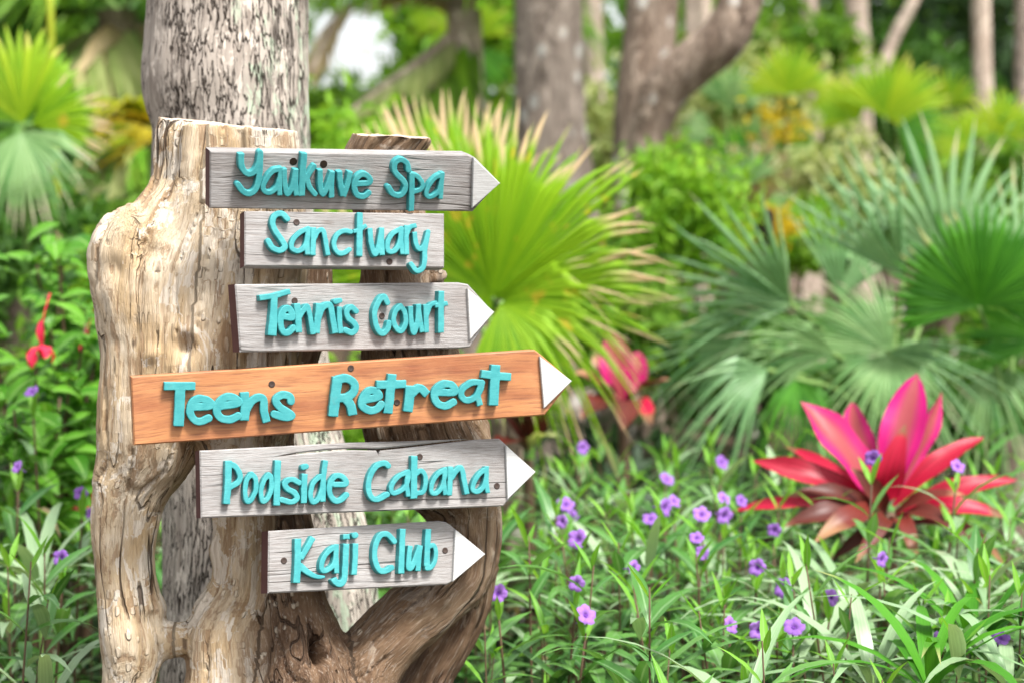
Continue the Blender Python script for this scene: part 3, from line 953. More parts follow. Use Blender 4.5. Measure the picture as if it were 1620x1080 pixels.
    dict(face=[(425, 839), (694, 823), (706, 825), (714, 830), (765, 876), (720, 917), (708, 924), (424, 938)], tri=[(718, 837), (765, 876), (714, 919)], yaw=29, tilt=10, mat='grey',
         label='lowest and shortest arrow board, grey with teal lettering and a white arrow tip',
         screws=[(449, 886), (704, 870)],
         letters=[
             LT(za, sa, ([(242, 195), (240, 500), (225, 825)], 51, B), ([(462, 178), (370, 330), (280, 480)], 42, B), ([(285, 590), (400, 685), (510, 735), (612, 738)], (50, 22))),
             LT(za, sa, ([(788, 310), (700, 355), (605, 470), (575, 590), (605, 655), (700, 615), (768, 520), (788, 310)], 38), ([(790, 272), (785, 500), (792, 690)], 38, B)),
             LT(za, sa, ([(925, 265), (912, 550), (895, 770), (835, 838), (770, 805), (745, 760)], 48, B), ([(880, 168), (975, 165)], 38, B)),
             LT(za, sa, ([(1060, 262), (1055, 480), (1040, 712)], 44, B), ([(1045, 148), (1062, 145)], 45)),
             LT(zb, sb, ([(435, 265), (350, 182), (265, 205), (212, 330), (208, 470), (252, 590), (320, 612), (405, 572)], 35)),
             LT(zb, sb, ([(530, 118), (518, 400), (512, 640)], 38, B)),
             LT(zb, sb, ([(622, 315), (605, 450), (602, 570), (640, 560), (690, 440), (737, 312)], 33, B), ([(737, 310), (722, 450), (712, 612)], 34, B)),
             LT(zb, sb, ([(830, 122), (815, 400), (812, 560)], 38, B), ([(830, 330), (890, 312), (918, 390), (903, 500), (860, 568), (812, 580)], 29)),
         ]),
]


def build_sign(sg):
    a, t = R(sg['yaw']), R(sg['tilt'])
    N0 = Vector((math.sin(a), -math.cos(a), 0))
    N = (N0 * math.cos(t) + Vector((0, 0, 1)) * math.sin(t)).normalized()
    Xa = Vector((math.cos(a), math.sin(a), 0))
    fx = [p[0] for p in sg['face']]
    cyy = sum(p[1] for p in sg['face']) / len(fx)
    piv = P(450, cyy, 3.15)

    def hit(px, py):
        d = P(px, py, 1.0) - cam.location
        k = (piv - cam.location).dot(N) / d.dot(N)
        return cam.location + d * k
    # grain follows the lower edge of the board
    lowl = max(sg['face'], key=lambda p: p[1] - p[0] * .2)
    lowr = max(sg['face'], key=lambda p: p[1] * 1 + p[0] * .3 if abs(p[1] - lowl[1]) < 60 else -1e9)
    Xa = (hit(*lowr) - hit(*lowl)).normalized()
    Yb = N.cross(Xa).normalized()
    org = hit(min(fx), lowl[1])
    root = empty('direction_sign', label=sg['label'], cat='sign', group='direction boards fixed to the driftwood stump')
    M = Matrix((Xa, Yb, N)).transposed().to_4x4()
    M.translation = org
    root.matrix_world = M
    bpy.context.view_layer.update()
    inv = M.inverted()

    def loc2(px, py):
        q = inv @ hit(px, py)
        return (q.x, q.y)
    out = [loc2(*p) for p in sg['face']][::-1]      # image y runs down -> reverse to counter-clockwise
    v, f = prism(out, -.030, 0.0, .0022)
    from mathutils.geometry import tessellate_polygon
    n = len(out)
    tess = tessellate_polygon([[Vector((*p, 0)) for p in out]])
    f2 = [tuple(q) for q in tess] + [tuple(i + 2 * n for i in q) for q in tess] + f[2:]
    mi = []
    v = np.array(v)
    for q in f2:
        c = v[list(q)].mean(0)
        p = v[list(q)]
        w = np.cross(p[1] - p[0], p[2] - p[0])
        w /= np.linalg.norm(w) + 1e-12
        mi.append(1 if (abs(w[0]) > .9 and c[0] < .03) else 0)
    me = mesh('board', v, f2, smooth=False, mi=mi)
    import bmesh
    bm = bmesh.new(); bm.from_mesh(me); bmesh.ops.recalc_face_normals(bm, faces=bm.faces); bm.to_mesh(me); bm.free()
    mat = M_GREY if sg['mat'] == 'grey' else M_ORANGE
    endm = M_END if sg['mat'] == 'grey' else M_ORANGE
    obj('board', me, root, (mat, endm))
    if sg['tri']:
        o2 = [loc2(*p) for p in sg['tri']][::-1]
        v, f = prism(o2, .0004, .0068, .0009)
        obj('arrow_tip', mesh('arrow_tip', v, f, smooth=False), root, M_WHITE)['label'] = 'white painted triangle'
    for k, st in enumerate(sg['letters']):
        ss = []
        dd = (hit(450, cyy) - cam.location).length / FPX * 1.0
        for pts, r0, r1, bt in st:
            ss.append(([loc2(*p) for p in pts], r0 * dd * 1.0, r1 * dd * 1.0, bt))
        obj('letter', letter_mesh('letter', ss, .0125 + .0006 * (k % 3)), root, M_TEAL)
    for (x, y) in sg['screws']:
        q = loc2(x, y)
        v, f = [], []
        prof = [(.0052, -.004), (.0052, .0009), (.0044, .0012), (.0026, .0004), (0.0012, .0003)] if 'holes' not in sg else [(.0062, -.004), (.0062, .0003), (.0055, .0004), (.003, .0004), (.001, .0004)]
        for r, z in prof:
            for k in range(14):
                an = k / 14 * 6.2832
                v.append((q[0] + r * math.cos(an), q[1] + r * math.sin(an), z))
        for i in range(len(prof) - 1):
            for k in range(14):
                f.append((i * 14 + k, i * 14 + (k + 1) % 14, (i + 1) * 14 + (k + 1) % 14, (i + 1) * 14 + k))
        f.append(tuple(range(56, 70)))
        obj('screw' if 'holes' not in sg else 'knot', mesh('screw', v, f), root, M_SCREW if 'holes' not in sg else M_HOLE)
    return root


for sg in SIGNS:
    build_sign(sg)

# ---------------------------------------------------------------- foliage builders
def blade(L, W, rows=7, fold=.25, droop=.3, peak=.4, twist=0.0, side=0.0, tipe=1.0):
    """one leaf along +X, upper side +Z; 3 columns of points"""
    v, uv = [], []
    z = x = 0.0
    ang = 0.0
    step = L / (rows - 1)
    pos = [(0.0, 0.0)]
    for i in range(1, rows):
        ang = -droop * 2.0 * (i / (rows - 1)) ** 1.2
        x += step * math.cos(ang); z += step * math.sin(ang)
        pos.append((x, z))
    for i in range(rows):
        t = i / (rows - 1)
        if t < peak:
            w = math.sin(t / peak * math.pi / 2) ** .8
        else:
            w = max(math.cos((t - peak) / (1 - peak) * math.pi / 2), 0) ** tipe
        w = max(w, .04 if i == 0 else .0) * W / 2
        a = twist * t
        for k, s in enumerate((-1, 0, 1)):
            yy, zz = s * w, abs(s) * w * fold
            v.append((pos[i][0], yy * math.cos(a) - zz * math.sin(a) + side * t * t * L, pos[i][1] + yy * math.sin(a) + zz * math.cos(a)))
            uv.append((k * .5, t))
    f = []
    for i in range(rows - 1):
        for k in (0, 1):
            b = i * 3 + k
            f.append((b, b + 3, b + 4, b + 1))
    return v, f, uv


def blade_mesh(name, mat, **kw):
    me = mesh(name, *blade(**kw))
    me.materials.append(LM[mat] if isinstance(mat, str) else mat)
    return me


def basis(a, n):
    """matrix with X along a, Z near n"""
    a = Vector(a).normalized()
    y = Vector(n).cross(a)
    if y.length < 1e-4:
        y = Vector((0, 1, 0)).cross(a)
    y.normalize()
    return Matrix((a, y, a.cross(y))).transposed()


def put(name, me, parent, loc, rot3, s=1.0):
    o = bpy.data.objects.new(name, me)
    C.objects.link(o)
    o.parent = parent
    m = rot3.to_4x4() @ Matrix.Scale(s, 4)
    m.translation = loc
    o.matrix_local = m
    return o


def blade_to(base, tip, W, n, rows=9, fold=.2, arch=.15, peak=.45, wave=0.0, tipe=.9, mat=None, name='leaf', parent=None, twist=0.0, curl=0.0):
    """a broad leaf from base to tip, bulging along n"""
    base, tip = Vector(base), Vector(tip)
    a = tip - base
    L = a.length
    a.normalize()
    n = Vector(n); n = (n - a * n.dot(a)).normalized()
    b = n.cross(a)
    v, uv = [], []
    cols = (-1, -.5, 0, .5, 1)
    for i in range(rows):
        t = i / (rows - 1)
        c = base + a * (L * t) + n * (math.sin(t * math.pi) * arch * L - curl * L * t ** 4)
        w = (math.sin(min(t / peak, 1) * math.pi / 2) ** .7 if t < peak else max(math.cos((t - peak) / (1 - peak) * math.pi / 2), 0) ** tipe)
        w = max(w, .12 * (1 - t)) * W / 2
        ta = twist * (t - .3)
        bb = b * math.cos(ta) + n * math.sin(ta)
        nn = n * math.cos(ta) - b * math.sin(ta)
        for s in cols:
            p = c + bb * (s * w) + nn * (abs(s) ** 1.5 * w * fold + wave * w * math.sin(t * 13 + s * 2.0) * abs(s))
            v.append(p - base)
            uv.append((s * .5 + .5, t))
    f = []
    m = len(cols)
    for i in range(rows - 1):
        for k in range(m - 1):
            q = i * m + k
            f.append((q, q + m, q + m + 1, q + 1))
    o = obj(name, mesh(name, v, f, uv), parent, mat)
    o.location = base - (parent.location if parent else Vector())
    return o


def fan_leaf(parent, px, py, d, th, Rpx, span, nseg, mat, fwd=0.0, tilt=0.0, droop=.15, split=.55, crown=None, pleat=.35, joined=False, jit=.06, tipdrop=.0, stalkr=.008):
    """one palmate leaf; its segments are single meshes unless joined"""
    hub = P(px, py, d)
    Rm = Rpx * d / FPX
    th = R(th)
    a = Vector((math.cos(th), fwd, math.sin(th))).normalized()
    n = Vector((0, -1, 0))
    n = (n - a * n.dot(a)).normalized()
    b = n.cross(a)
    n2 = n * math.cos(R(tilt)) + b * math.sin(R(tilt))
    b = n2.cross(a)
    n = n2
    pl = parent.location if parent else Vector()
    base = crown if crown is not None else hub + Vector((0, .1, -.5))
    mid = lerp(Vector(base), hub, .55) + Vector((0, 0, .06)) - n * .03
    stalk = obj('leaf_stalk', tube_mesh('leaf_stalk', [Vector(base) - pl, mid - pl, hub - pl], [stalkr * 1.3, stalkr, stalkr * .8], 6, 4), parent, M_STEMG)
    dphi = R(span) / nseg
    V, F, U = [], [], []
    for k in range(nseg):
        ph = -R(span) / 2 + (k + .5) * dphi
        e = abs(ph) / (R(span) / 2)
        L = Rm * (1 - .18 * e * e) * random.uniform(1 - jit, 1 + jit * .5)
        dr = droop * random.uniform(.7, 1.4)
        td = tipdrop * random.uniform(0, 2)
        sd = random.uniform(-.5, .5) * dphi
        sp = split * random.uniform(.9, 1.08)
        ts = [.0, .15, .32, sp, sp + (1 - sp) * .35, sp + (1 - sp) * .7, 1.0]
        v = []
        for t in ts:
            for s in (-1, 0, 1):
                if t <= sp:
                    w = s * dphi / 2 * 1.01
                    q = ph + w
                    rr = L * t if abs(s) == 0 else Rm * t
                    rr = Rm * t + (L - Rm) * t * (1 if s == 0 else .3)
                    lift = (1 - abs(s)) * pleat * Rm * t * dphi / 2 * 1.6
                else:
                    u = (t - sp) / (1 - sp)
                    w = s * dphi / 2 * (sp / t) * (1 - u) ** .75
                    q = ph + w + sd * u * u
                    rr = L * t
                    lift = (1 - abs(s)) * pleat * Rm * sp * dphi / 2 * 1.6 * (1 - u)
                p = a * (rr * math.cos(q)) + b * (rr * math.sin(q)) + n * lift
                p = p - Vector((0, 0, 1)) * (dr * Rm * t ** 2.2 + (td * Rm * max(0, t - sp) ** 1.5)) + n * (.10 * Rm * math.sin(t * 2.6) * (1 - e * .5))
                v.append(p)
        uv = [(s, t) for t in ts for s in (0, .5, 1)]
        f = [(i * 3 + c, i * 3 + c + 3, i * 3 + c + 4, i * 3 + c + 1) for i in range(6) for c in (0, 1)]
        if joined:
            o0 = len(V)
            V += v; U += uv
            F += [tuple(i + o0 for i in q) for q in f]
        else:
            s_ = obj('leaf_segment', mesh('leaf_segment', v, f, uv), stalk, mat)
            s_.location = hub - pl
    if joined:
        s_ = obj('leaf_blade', mesh('leaf_blade', V, F, U), stalk, mat)
        s_.location = hub - pl
    return stalk


def fan_palm(label, crown, leaves, trunk_r=0.0, group=None, name='fan_palm'):
    root = empty(name, (crown[0], crown[1], 0), label, 'palm', group)
    cz = Vector((crown[0], crown[1], crown[2]))
    if trunk_r:
        obj('trunk', tube_mesh('trunk', [(0, 0, -.05), (0.01, 0, crown[2] * .5), (0, 0, crown[2])], [trunk_r * 1.3, trunk_r, trunk_r * .9], 14, 8, .08), root, M_BARKB)
    for lf in leaves:
        fan_leaf(root, *lf[:7], LM[lf[7]], crown=cz, **(lf[8] if len(lf) > 8 else {}))
    return root


def cloud_arrays(n, rad, size, clusters, tight=.28, flat=.5, slim=.38, shell=.5):
    """leaf quads scattered in clumps inside an ellipsoid, centred on the origin"""
    cd = rng.normal(size=(clusters, 3)); cd /= np.linalg.norm(cd, axis=1)[:, None]
    cr = rng.uniform(shell, 1, (clusters, 1)) ** .6
    cc = cd * cr
    ci = rng.integers(0, clusters, n)
    off = rng.normal(size=(n, 3)) * tight * rng.uniform(.5, 1.3, (clusters, 1))[ci]
    c = (cc[ci] + off) * np.asarray(rad)
    a = rng.normal(size=(n, 3)); a[:, 2] -= .3; a /= np.linalg.norm(a, axis=1)[:, None]
    up = rng.normal(size=(n, 3)) * (1 - flat) + np.array([0, -.25, 1]) * flat + cd[ci] * .4
    b = np.cross(up, a); b /= np.linalg.norm(b, axis=1)[:, None] + 1e-9
    nn = np.cross(a, b)
    L = size * rng.uniform(.6, 1.3, n)[:, None]
    W = L * slim * rng.uniform(.7, 1.2, n)[:, None]
    p0 = c
    p1 = c + a * L * .45 + b * W * .5 + nn * L * .06
    p2 = c + a * L - nn * L * .12
    p3 = c + a * L * .45 - b * W * .5 + nn * L * .06
    V = np.stack([p0, p1, p2, p3], 1).reshape(-1, 3)
    F = np.arange(n * 4).reshape(n, 4)
    U = np.tile(np.array([[.5, 0], [1, .5], [.5, 1], [0, .5]]), (n, 1))
    return V, F, U


def foliage(name, parent, mat, n, rad, size, clusters, loc=(0, 0, 0), **kw):
    V, F, U = cloud_arrays(n, rad, size, clusters, **kw)
    lo = Vector(loc)
    zmin = .03 - (lo.z + (parent.location.z if parent else 0))
    V[:, 2] = np.maximum(V[:, 2], zmin + rng.uniform(0, .04, len(V)))
    o = obj(name, mesh(name, V, F, U, smooth=False), parent, mat)
    o.location = loc
    return o


def bush(label, px, py, d, rx, ry, mat, n=2500, size=.12, cat='shrub', name='shrub', group=None, clusters=40, depth=None, trunk=None, top=None, **kw):
    c = P(px, py, d)
    rxm, rzm = rx * d / FPX, ry * d / FPX
    rym = depth or min(rxm, 1.4)
    root = empty(name, (c.x, c.y, 0), label, cat, group)
    tr = trunk or max(.012, rxm * .05)
    mat_t = M_BARKB
    obj('trunk' if name == 'tree' else 'stem', tube_mesh('trunk' if name == 'tree' else 'stem', [(0, 0, -.05), (tr * .8, tr * .3, c.z * .5), (0, 0, max(c.z, .15))], [tr * 1.3, tr, tr * .7], 8, 4, .06), root, mat_t)
    foliage('crown' if name == 'tree' else 'foliage', root, LM[mat], n, (rxm, rym, rzm), size, clusters, (0, 0, c.z), **kw)
    return root


def frond(parent, pts, Lf, mat, n=46, w=.03, droop=.35, rr=.012, stalkmat=None, name='frond'):
    """feather leaf: rachis with drooping leaflets both sides, one mesh"""
    pl = parent.location
    p = spline([tuple(Vector(q) - pl) for q in pts], 10)
    t, e1, e2 = frames(p)
    V, F, U = [], [], []
    m = len(p) - 1
    for k in range(n):
        u = .12 + .88 * k / n
        i = min(int(u * m), m - 1)
        c = p[i] + (p[i + 1] - p[i]) * (u * m - i)
        T = t[i]
        side0 = np.cross(T, [0, 0, 1.0]); side0 /= np.linalg.norm(side0) + 1e-6
        up = np.cross(side0, T)
        LL = Lf * (math.sin(min(1, u * 1.0) * 2.6 + .35) * .75 + .3) * random.uniform(.85, 1.1)
        for s in (-1, 1):
            dr = (side0 * s * .8 + T * .55 + up * .2); dr /= np.linalg.norm(dr)
            wd = np.cross(dr, up); wd /= np.linalg.norm(wd)
            dd = droop * random.uniform(.6, 1.5)
            o0 = len(V)
            for q, ww in ((0, .5), (.35, 1), (.7, .8), (1, .02)):
                cc = c + dr * (LL * q) - np.array([0, 0, 1]) * (dd * LL * q * q)
                V.append(cc - wd * w * ww / 2); V.append(cc + wd * w * ww / 2)
                U += [(0, q), (1, q)]
            F += [(o0 + 2 * j, o0 + 2 * j + 1, o0 + 2 * j + 3, o0 + 2 * j + 2) for j in range(3)]
    st = obj(name, tube_mesh(name, p, np.linspace(rr, rr * .3, len(p)), 6, 1), parent, stalkmat or M_STEMG)
    obj('leaflets', mesh('leaflets', V, F, U), st, LM[mat])
    return st


# ---------------------------------------------------------------- trees behind
def tree_trunk(label, pts, mat, sides=28, rings=6, amp=.05, branches=(), group=None, name='tree', seed=3, cat='tree', crown=None):
    x, y, d, r = pts[-1]
    g = P(x, y, d)
    root = empty(name, (g.x, g.y, 0), label, cat, group)
    o = trunk_mesh('trunk', pts, sides, rings, amp, seed, mat=mat, parent=root)
    o.location = -root.location
    for br in branches:
        o = trunk_mesh('branch', br, sides, rings, amp, seed + 7, mat=mat, parent=root)
        o.location = -root.location
    if crown:
        px, py, dd, rx, ry, lm, n = crown
        c = P(px, py, dd)
        foliage('crown', root, LM[lm], n, (rx * dd / FPX, min(2.2, rx * dd / FPX), ry * dd / FPX), .2, 60, c - root.location)
    return root


def gy_(d):
    """picture row where the ground lies at distance d"""
    return 350 + CAMH * FPX / d


tree_trunk('stout straight grey-brown tree trunk right of the top board, left of the forked tree',
           [(866, -900, 11, 48), (866, -300, 11, 52), (868, 60, 11, 55), (872, 200, 11, 57), (885, 330, 11, 62), (890, 500, 11, 72), (892, gy_(11) + 10, 11, 92)], M_BARK, 40, 10, seed=31, crown=(866, -1000, 11, 500, 260, 'mid', 1200))
tree_trunk('forked brown tree whose limb swings up to the right',
           [(1030, -800, 9.5, 40), (1040, -200, 9.5, 38), (1030, 30, 9.5, 42), (1014, 160, 9.5, 42), (1004, 260, 9.5, 36), (998, 420, 9.5, 40), (995, 600, 9.5, 52), (992, gy_(9.5) + 10, 9.5, 72)], M_BARKB, 40, 10, seed=41,
           branches=[[(1400, -900, 9.2, 28), (1230, -200, 9.3, 32), (1178, -20, 9.3, 34), (1148, 55, 9.3, 37), (1096, 100, 9.35, 38), (1048, 148, 9.4, 38), (1018, 230, 9.45, 32), (1008, 300, 9.5, 28)]], crown=(1150, -1000, 9.5, 520, 260, 'mid', 1200))

thin = [
    ('thin pale upright trunk below the curved limb of the forked tree', [(1118, -500, 16, 10), (1112, 100, 16, 13), (1112, 330, 16, 15), (1112, gy_(16), 16, 20)]),
    ('slim pale trunk left of the forked tree, high in the gap', [(936, -500, 19, 12), (938, 0, 19, 15), (942, 200, 19, 17), (945, gy_(19), 19, 24)]),
    ('pale trunk seen through the crotch of the forked tree', [(1098, -500, 21, 11), (1096, 0, 21, 13), (1094, 200, 21, 14), (1090, gy_(21), 21, 20)]),
    ('slim pinkish grey trunk, leftmost of the group behind the far fan palms', [(1276, -500, 19, 9), (1280, 0, 19, 12), (1282, 100, 19, 13), (1286, gy_(19), 19, 18)]),
    ('thicker pale grey trunk in the middle of the group behind the far fan palms', [(1345, -500, 18, 15), (1354, 0, 18, 18), (1358, 100, 18, 20), (1366, gy_(18), 18, 26)]),
    ('slender trunk leaning strongly to the right behind the bright far fan palm', [(1640, -400, 17, 7), (1446, 0, 17, 9), (1402, 90, 17, 10), (1190, gy_(17), 17, 14)]),
    ('straight pale trunk standing before the dark far foliage, upper right', [(1548, -500, 15, 13), (1552, 0, 15, 15), (1556, 150, 15, 16), (1570, 330, 15, 17), (1580, gy_(15), 15, 22)]),
    ('brown trunk cut by the right edge of the picture', [(1622, -500, 13, 12), (1618, 0, 13, 13), (1616, 320, 13, 14), (1612, gy_(13), 13, 20)]),
    ('short grey trunk under the pale hanging fan leaf at the far left', [(70, 200, 9, 20), (74, 300, 9, 24), (72, 420, 9, 27), (70, gy_(9), 9, 36)]),
    ('grey-pink leaning trunk beyond the silver fan leaves', [(1300, 60, 14, 14), (1282, 200, 14, 20), (1266, 290, 14, 25), (1250, gy_(14), 14, 32)]),
]
for k, (lb, pts) in enumerate(thin):
    tree_trunk(lb, pts, M_BARKP if k != 7 else M_BARK, 16, 6, .05, seed=50 + k, crown=(pts[0][0], -560 if k not in (8, 9) else pts[0][1], pts[0][2], 330 if k not in (8, 9) else 40, 160 if k not in (8, 9) else 30, ['mid', 'dark', 'deep'][k % 3], 350 if k not in (8, 9) else 150))

# backdrop shrubs and small trees, each one a plant of its own; far leaf colours lightened to imitate haze
BUSH = [
    ('far dark tree crown behind the pale trunks in the upper right corner', 1500, 40, 21, 210, 170, 'dark', 2600, .26, 'tree'),  # very dark leaf colour supplies the shade under the canopy
    ('dark tree crown between the forked tree and the pale trunks', 1230, 20, 22, 120, 110, 'mid', 1500, .22, 'tree'),
    ('dark green tree reaching down behind the leaning slender trunk', 1420, 150, 20, 150, 90, 'deep', 2200, .2, 'tree'),
    ('olive dry-looking thicket right of the forked tree', 1175, 215, 13.5, 120, 120, 'olive', 2600, .12, 'shrub'),
    ('bleached tan scrub under the curved limb', 1205, 290, 12.5, 80, 60, 'tan', 600, .12, 'shrub'),
    ('bright leafy shrub at the foot of the forked tree', 1075, 345, 8.6, 95, 85, 'bright', 2600, .07, 'shrub'),
    ('low bright shrub between the forked tree and the silver fan palm', 1265, 375, 10.5, 80, 45, 'bright', 1000, .08, 'shrub'),
    ('light green shrub behind the upper silver fan leaves', 1340, 300, 11, 90, 70, 'olive', 1600, .09, 'shrub'),
    ('deep green undergrowth shrub behind the dark fan leaf at the right edge', 1590, 330, 10, 90, 110, 'mid', 2400, .1, 'shrub'),
    ('bright mid-distance tree above the lime fan leaf', 730, 40, 15, 100, 90, 'bright', 2600, .16, 'tree'),
    ('deep green tree seen right of the lichened trunk', 545, 235, 12.5, 95, 75, 'mid', 2600, .12, 'tree'),
    ('mid green tree under the patch of white sky', 655, 190, 14, 80, 60, 'mid', 1900, .13, 'tree'),
    ('dense green shrub behind the stump at board height', 560, 330, 9, 160, 110, 'bright', 3000, .1, 'shrub'),
    ('mid green shrub between the two stout trunks', 955, 250, 13, 60, 120, 'olive', 1600, .12, 'shrub'),
    ('green tree in the upper left corner', 110, 70, 15, 150, 130, 'mid', 3200, .17, 'tree'),
    ('dark narrow tree beside the lichened trunk', 215, 110, 14, 60, 120, 'deep', 1600, .15, 'tree'),
    ('yellow-green thicket below the golden leaf', 190, 290, 11, 90, 80, 'yellow', 1800, .1, 'shrub'),
    ('mid green thicket behind the left fan palm', 110, 340, 10.5, 140, 90, 'mid', 3000, .1, 'shrub'),
    ('green shrub low behind the lime fan palm', 960, 500, 8.4, 110, 90, 'mid', 2600, .08, 'shrub'),
    ('green shrub low behind the silver fan palm', 1180, 560, 8.6, 150, 80, 'deep', 2800, .08, 'shrub'),  # darker leaf colour paints the deep shade behind the fan leaves
    ('dark shrub in the shade under the right fan leaves', 1480, 620, 7.9, 170, 80, 'deep', 3000, .07, 'shrub'),  # leaf colour darkened as well, to paint this shade
    ('green shrub at the right edge below the dark fan leaf', 1600, 560, 8.3, 80, 100, 'mid', 1800, .07, 'shrub'),
    ('bright shrub behind the lowest boards', 600, 700, 7.0, 130, 120, 'bright', 2400, .07, 'shrub'),
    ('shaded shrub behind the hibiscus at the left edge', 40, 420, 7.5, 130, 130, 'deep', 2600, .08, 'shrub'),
    ('green shrub between the hibiscus and the stump', 150, 620, 6.6, 110, 160, 'mid', 2600, .07, 'shrub'),
    ('small orange-yellow croton beside the forked tree', 1010, 400, 9.0, 50, 35, 'gold', 300, .06, 'shrub'),
    ('orange-flecked shrub in front of the olive thicket', 1210, 350, 9.8, 45, 26, 'gold', 260, .06, 'shrub'),
    ('tan and green scrub behind the near silver fan', 1245, 190, 12, 50, 32, 'gold', 110, .08, 'shrub'),
]
for (lb, px, py, d, rx, ry, mt, n, sz, nm) in BUSH:
    bush(lb, px, py, d, rx, ry, mt, n, sz, nm, nm, clusters=max(14, n // 70))

# the far wood: one mass, open where the photograph shows white sky
for (x, y, d, r, th, sp, m, lb) in [
        (1150, 170, 12.8, 90, 75, 150, 'fan_pale', 'pale fan palm just right of the curved limb'),
        (1330, 110, 14.5, 80, 95, 170, 'fan_far', 'small bright fan palm at the foot of the thicker pale trunk'),
        (1500, 170, 13.5, 75, 100, 170, 'fan_far', 'small bright fan palm left of the straight pale trunk'),
        (1180, 300, 10.6, 95, 110, 150, 'fan_pale', 'pale fan palm above the garden lamp')]:
    fan_palm(lb, P(x, y + 190, d + .1), [(x, y, d, th, r, sp, 16, m, dict(joined=True, droop=.12, split=.5, stalkr=.012)), (x + 30, y + 40, d - .1, 20, r * .85, 100, 11, m, dict(joined=True, droop=.25, split=.5, stalkr=.012)), (x - 20, y + 40, d - .1, 165, r * .85, 100, 11, m, dict(joined=True, droop=.25, split=.5, stalkr=.012))], .06)


def far_wood():
    Vs, Fs, Us, base = [], [], [], 0
    n = 52000
    x = rng.uniform(-19, 19, n); y = rng.uniform(22, 34, n); z = rng.uniform(0, 1, n) ** .8 * 9
    hmax = 7.0 + 2 * (vnoise(np.stack([x * .3, y * .3, y * 0], 1), 4) - .5)
    keep = z < hmax
    # openings in the canopy
    px = 810 + x / y * FPX
    py = 350 - (z - CAMH) / y * FPX
    for (cx, cy_, rx, ry) in [(575, 62, 85, 66), (640, 25, 50, 30), (740, 160, 20, 16), (430, 40, 30, 30), (1000, 20, 24, 30), (112, 108, 14, 14), (1318, 28, 34, 26), (1592, 76, 36, 20), (1212, 8, 26, 22), (1480, 20, 14, 12), (1415, 60, 12, 10), (700, 95, 14, 12), (945, 45, 20, 18)]:
        keep &= ((px - cx) / rx) ** 2 + ((py - cy_) / ry) ** 2 > 1
    nz = vnoise(np.stack([x * .9, y * .5, z * .9], 1), 8)
    keep &= (nz > .25) | (np.abs(px - 810) > 820)
    c = np.stack([x, y, z], 1)[keep]
    m = len(c)
    a = rng.normal(size=(m, 3)); a /= np.linalg.norm(a, axis=1)[:, None]
    b = np.cross(a, rng.normal(size=(m, 3))); b /= np.linalg.norm(b, axis=1)[:, None]
    L = rng.uniform(.2, .55, m)[:, None]
    V = np.stack([c, c + a * L * .5 + b * L * .25, c + a * L, c + a * L * .5 - b * L * .25], 1).reshape(-1, 3)
    U = np.tile(np.array([[.5, 0], [1, .5], [.5, 1], [0, .5]]), (m, 1))
    o = obj('far_wood', mesh('far_wood', V, np.arange(m * 4).reshape(m, 4), U, smooth=False), None, LM['mid'])  # light leaf colour takes the place of haze over the distance
    tag(o, 'far-off wood that closes the view as one green mass', 'wood', kind='stuff')


far_wood()

# ---------------------------------------------------------------- palms
# lime green fan palm behind the boards
cr = P(800, 640, 5.75)
fan_palm('lime green fan palm with dry tan leaf tips right behind the boards', cr, [
    (780, 470, 5.6, 84, 322, 200, 60, 'fan_mid', dict(fwd=.10, droop=.03, split=.64, tipdrop=.35, jit=.12, pleat=1.2)),
    (795, 478, 5.5, -14, 236, 110, 26, 'fan_mid', dict(fwd=-.2, droop=.22, split=.5, tipdrop=.7, jit=.12)),
    (772, 500, 5.9, 105, 385, 90, 26, 'fan_mid', dict(fwd=.15, droop=.02, split=.62, tipdrop=.2, jit=.08)),
    (792, 480, 5.45, -62, 165, 110, 20, 'fan_mid', dict(fwd=-.35, droop=.15, split=.5, tipdrop=.3)),
    (640, 520, 6.2, 95, 300, 150, 30, 'fan_mid', dict(fwd=.2, droop=.05)),
    (715, 430, 6.0, 98, 292, 92, 30, 'fan_mid', dict(fwd=.1, droop=.02, split=.74, jit=.08, pleat=.7)),
    (795, 480, 5.8, 20, 235, 80, 22, 'fan_mid', dict(fwd=.1, droop=.1, split=.5, tipdrop=.5, jit=.12, pleat=.7)),
], .05)

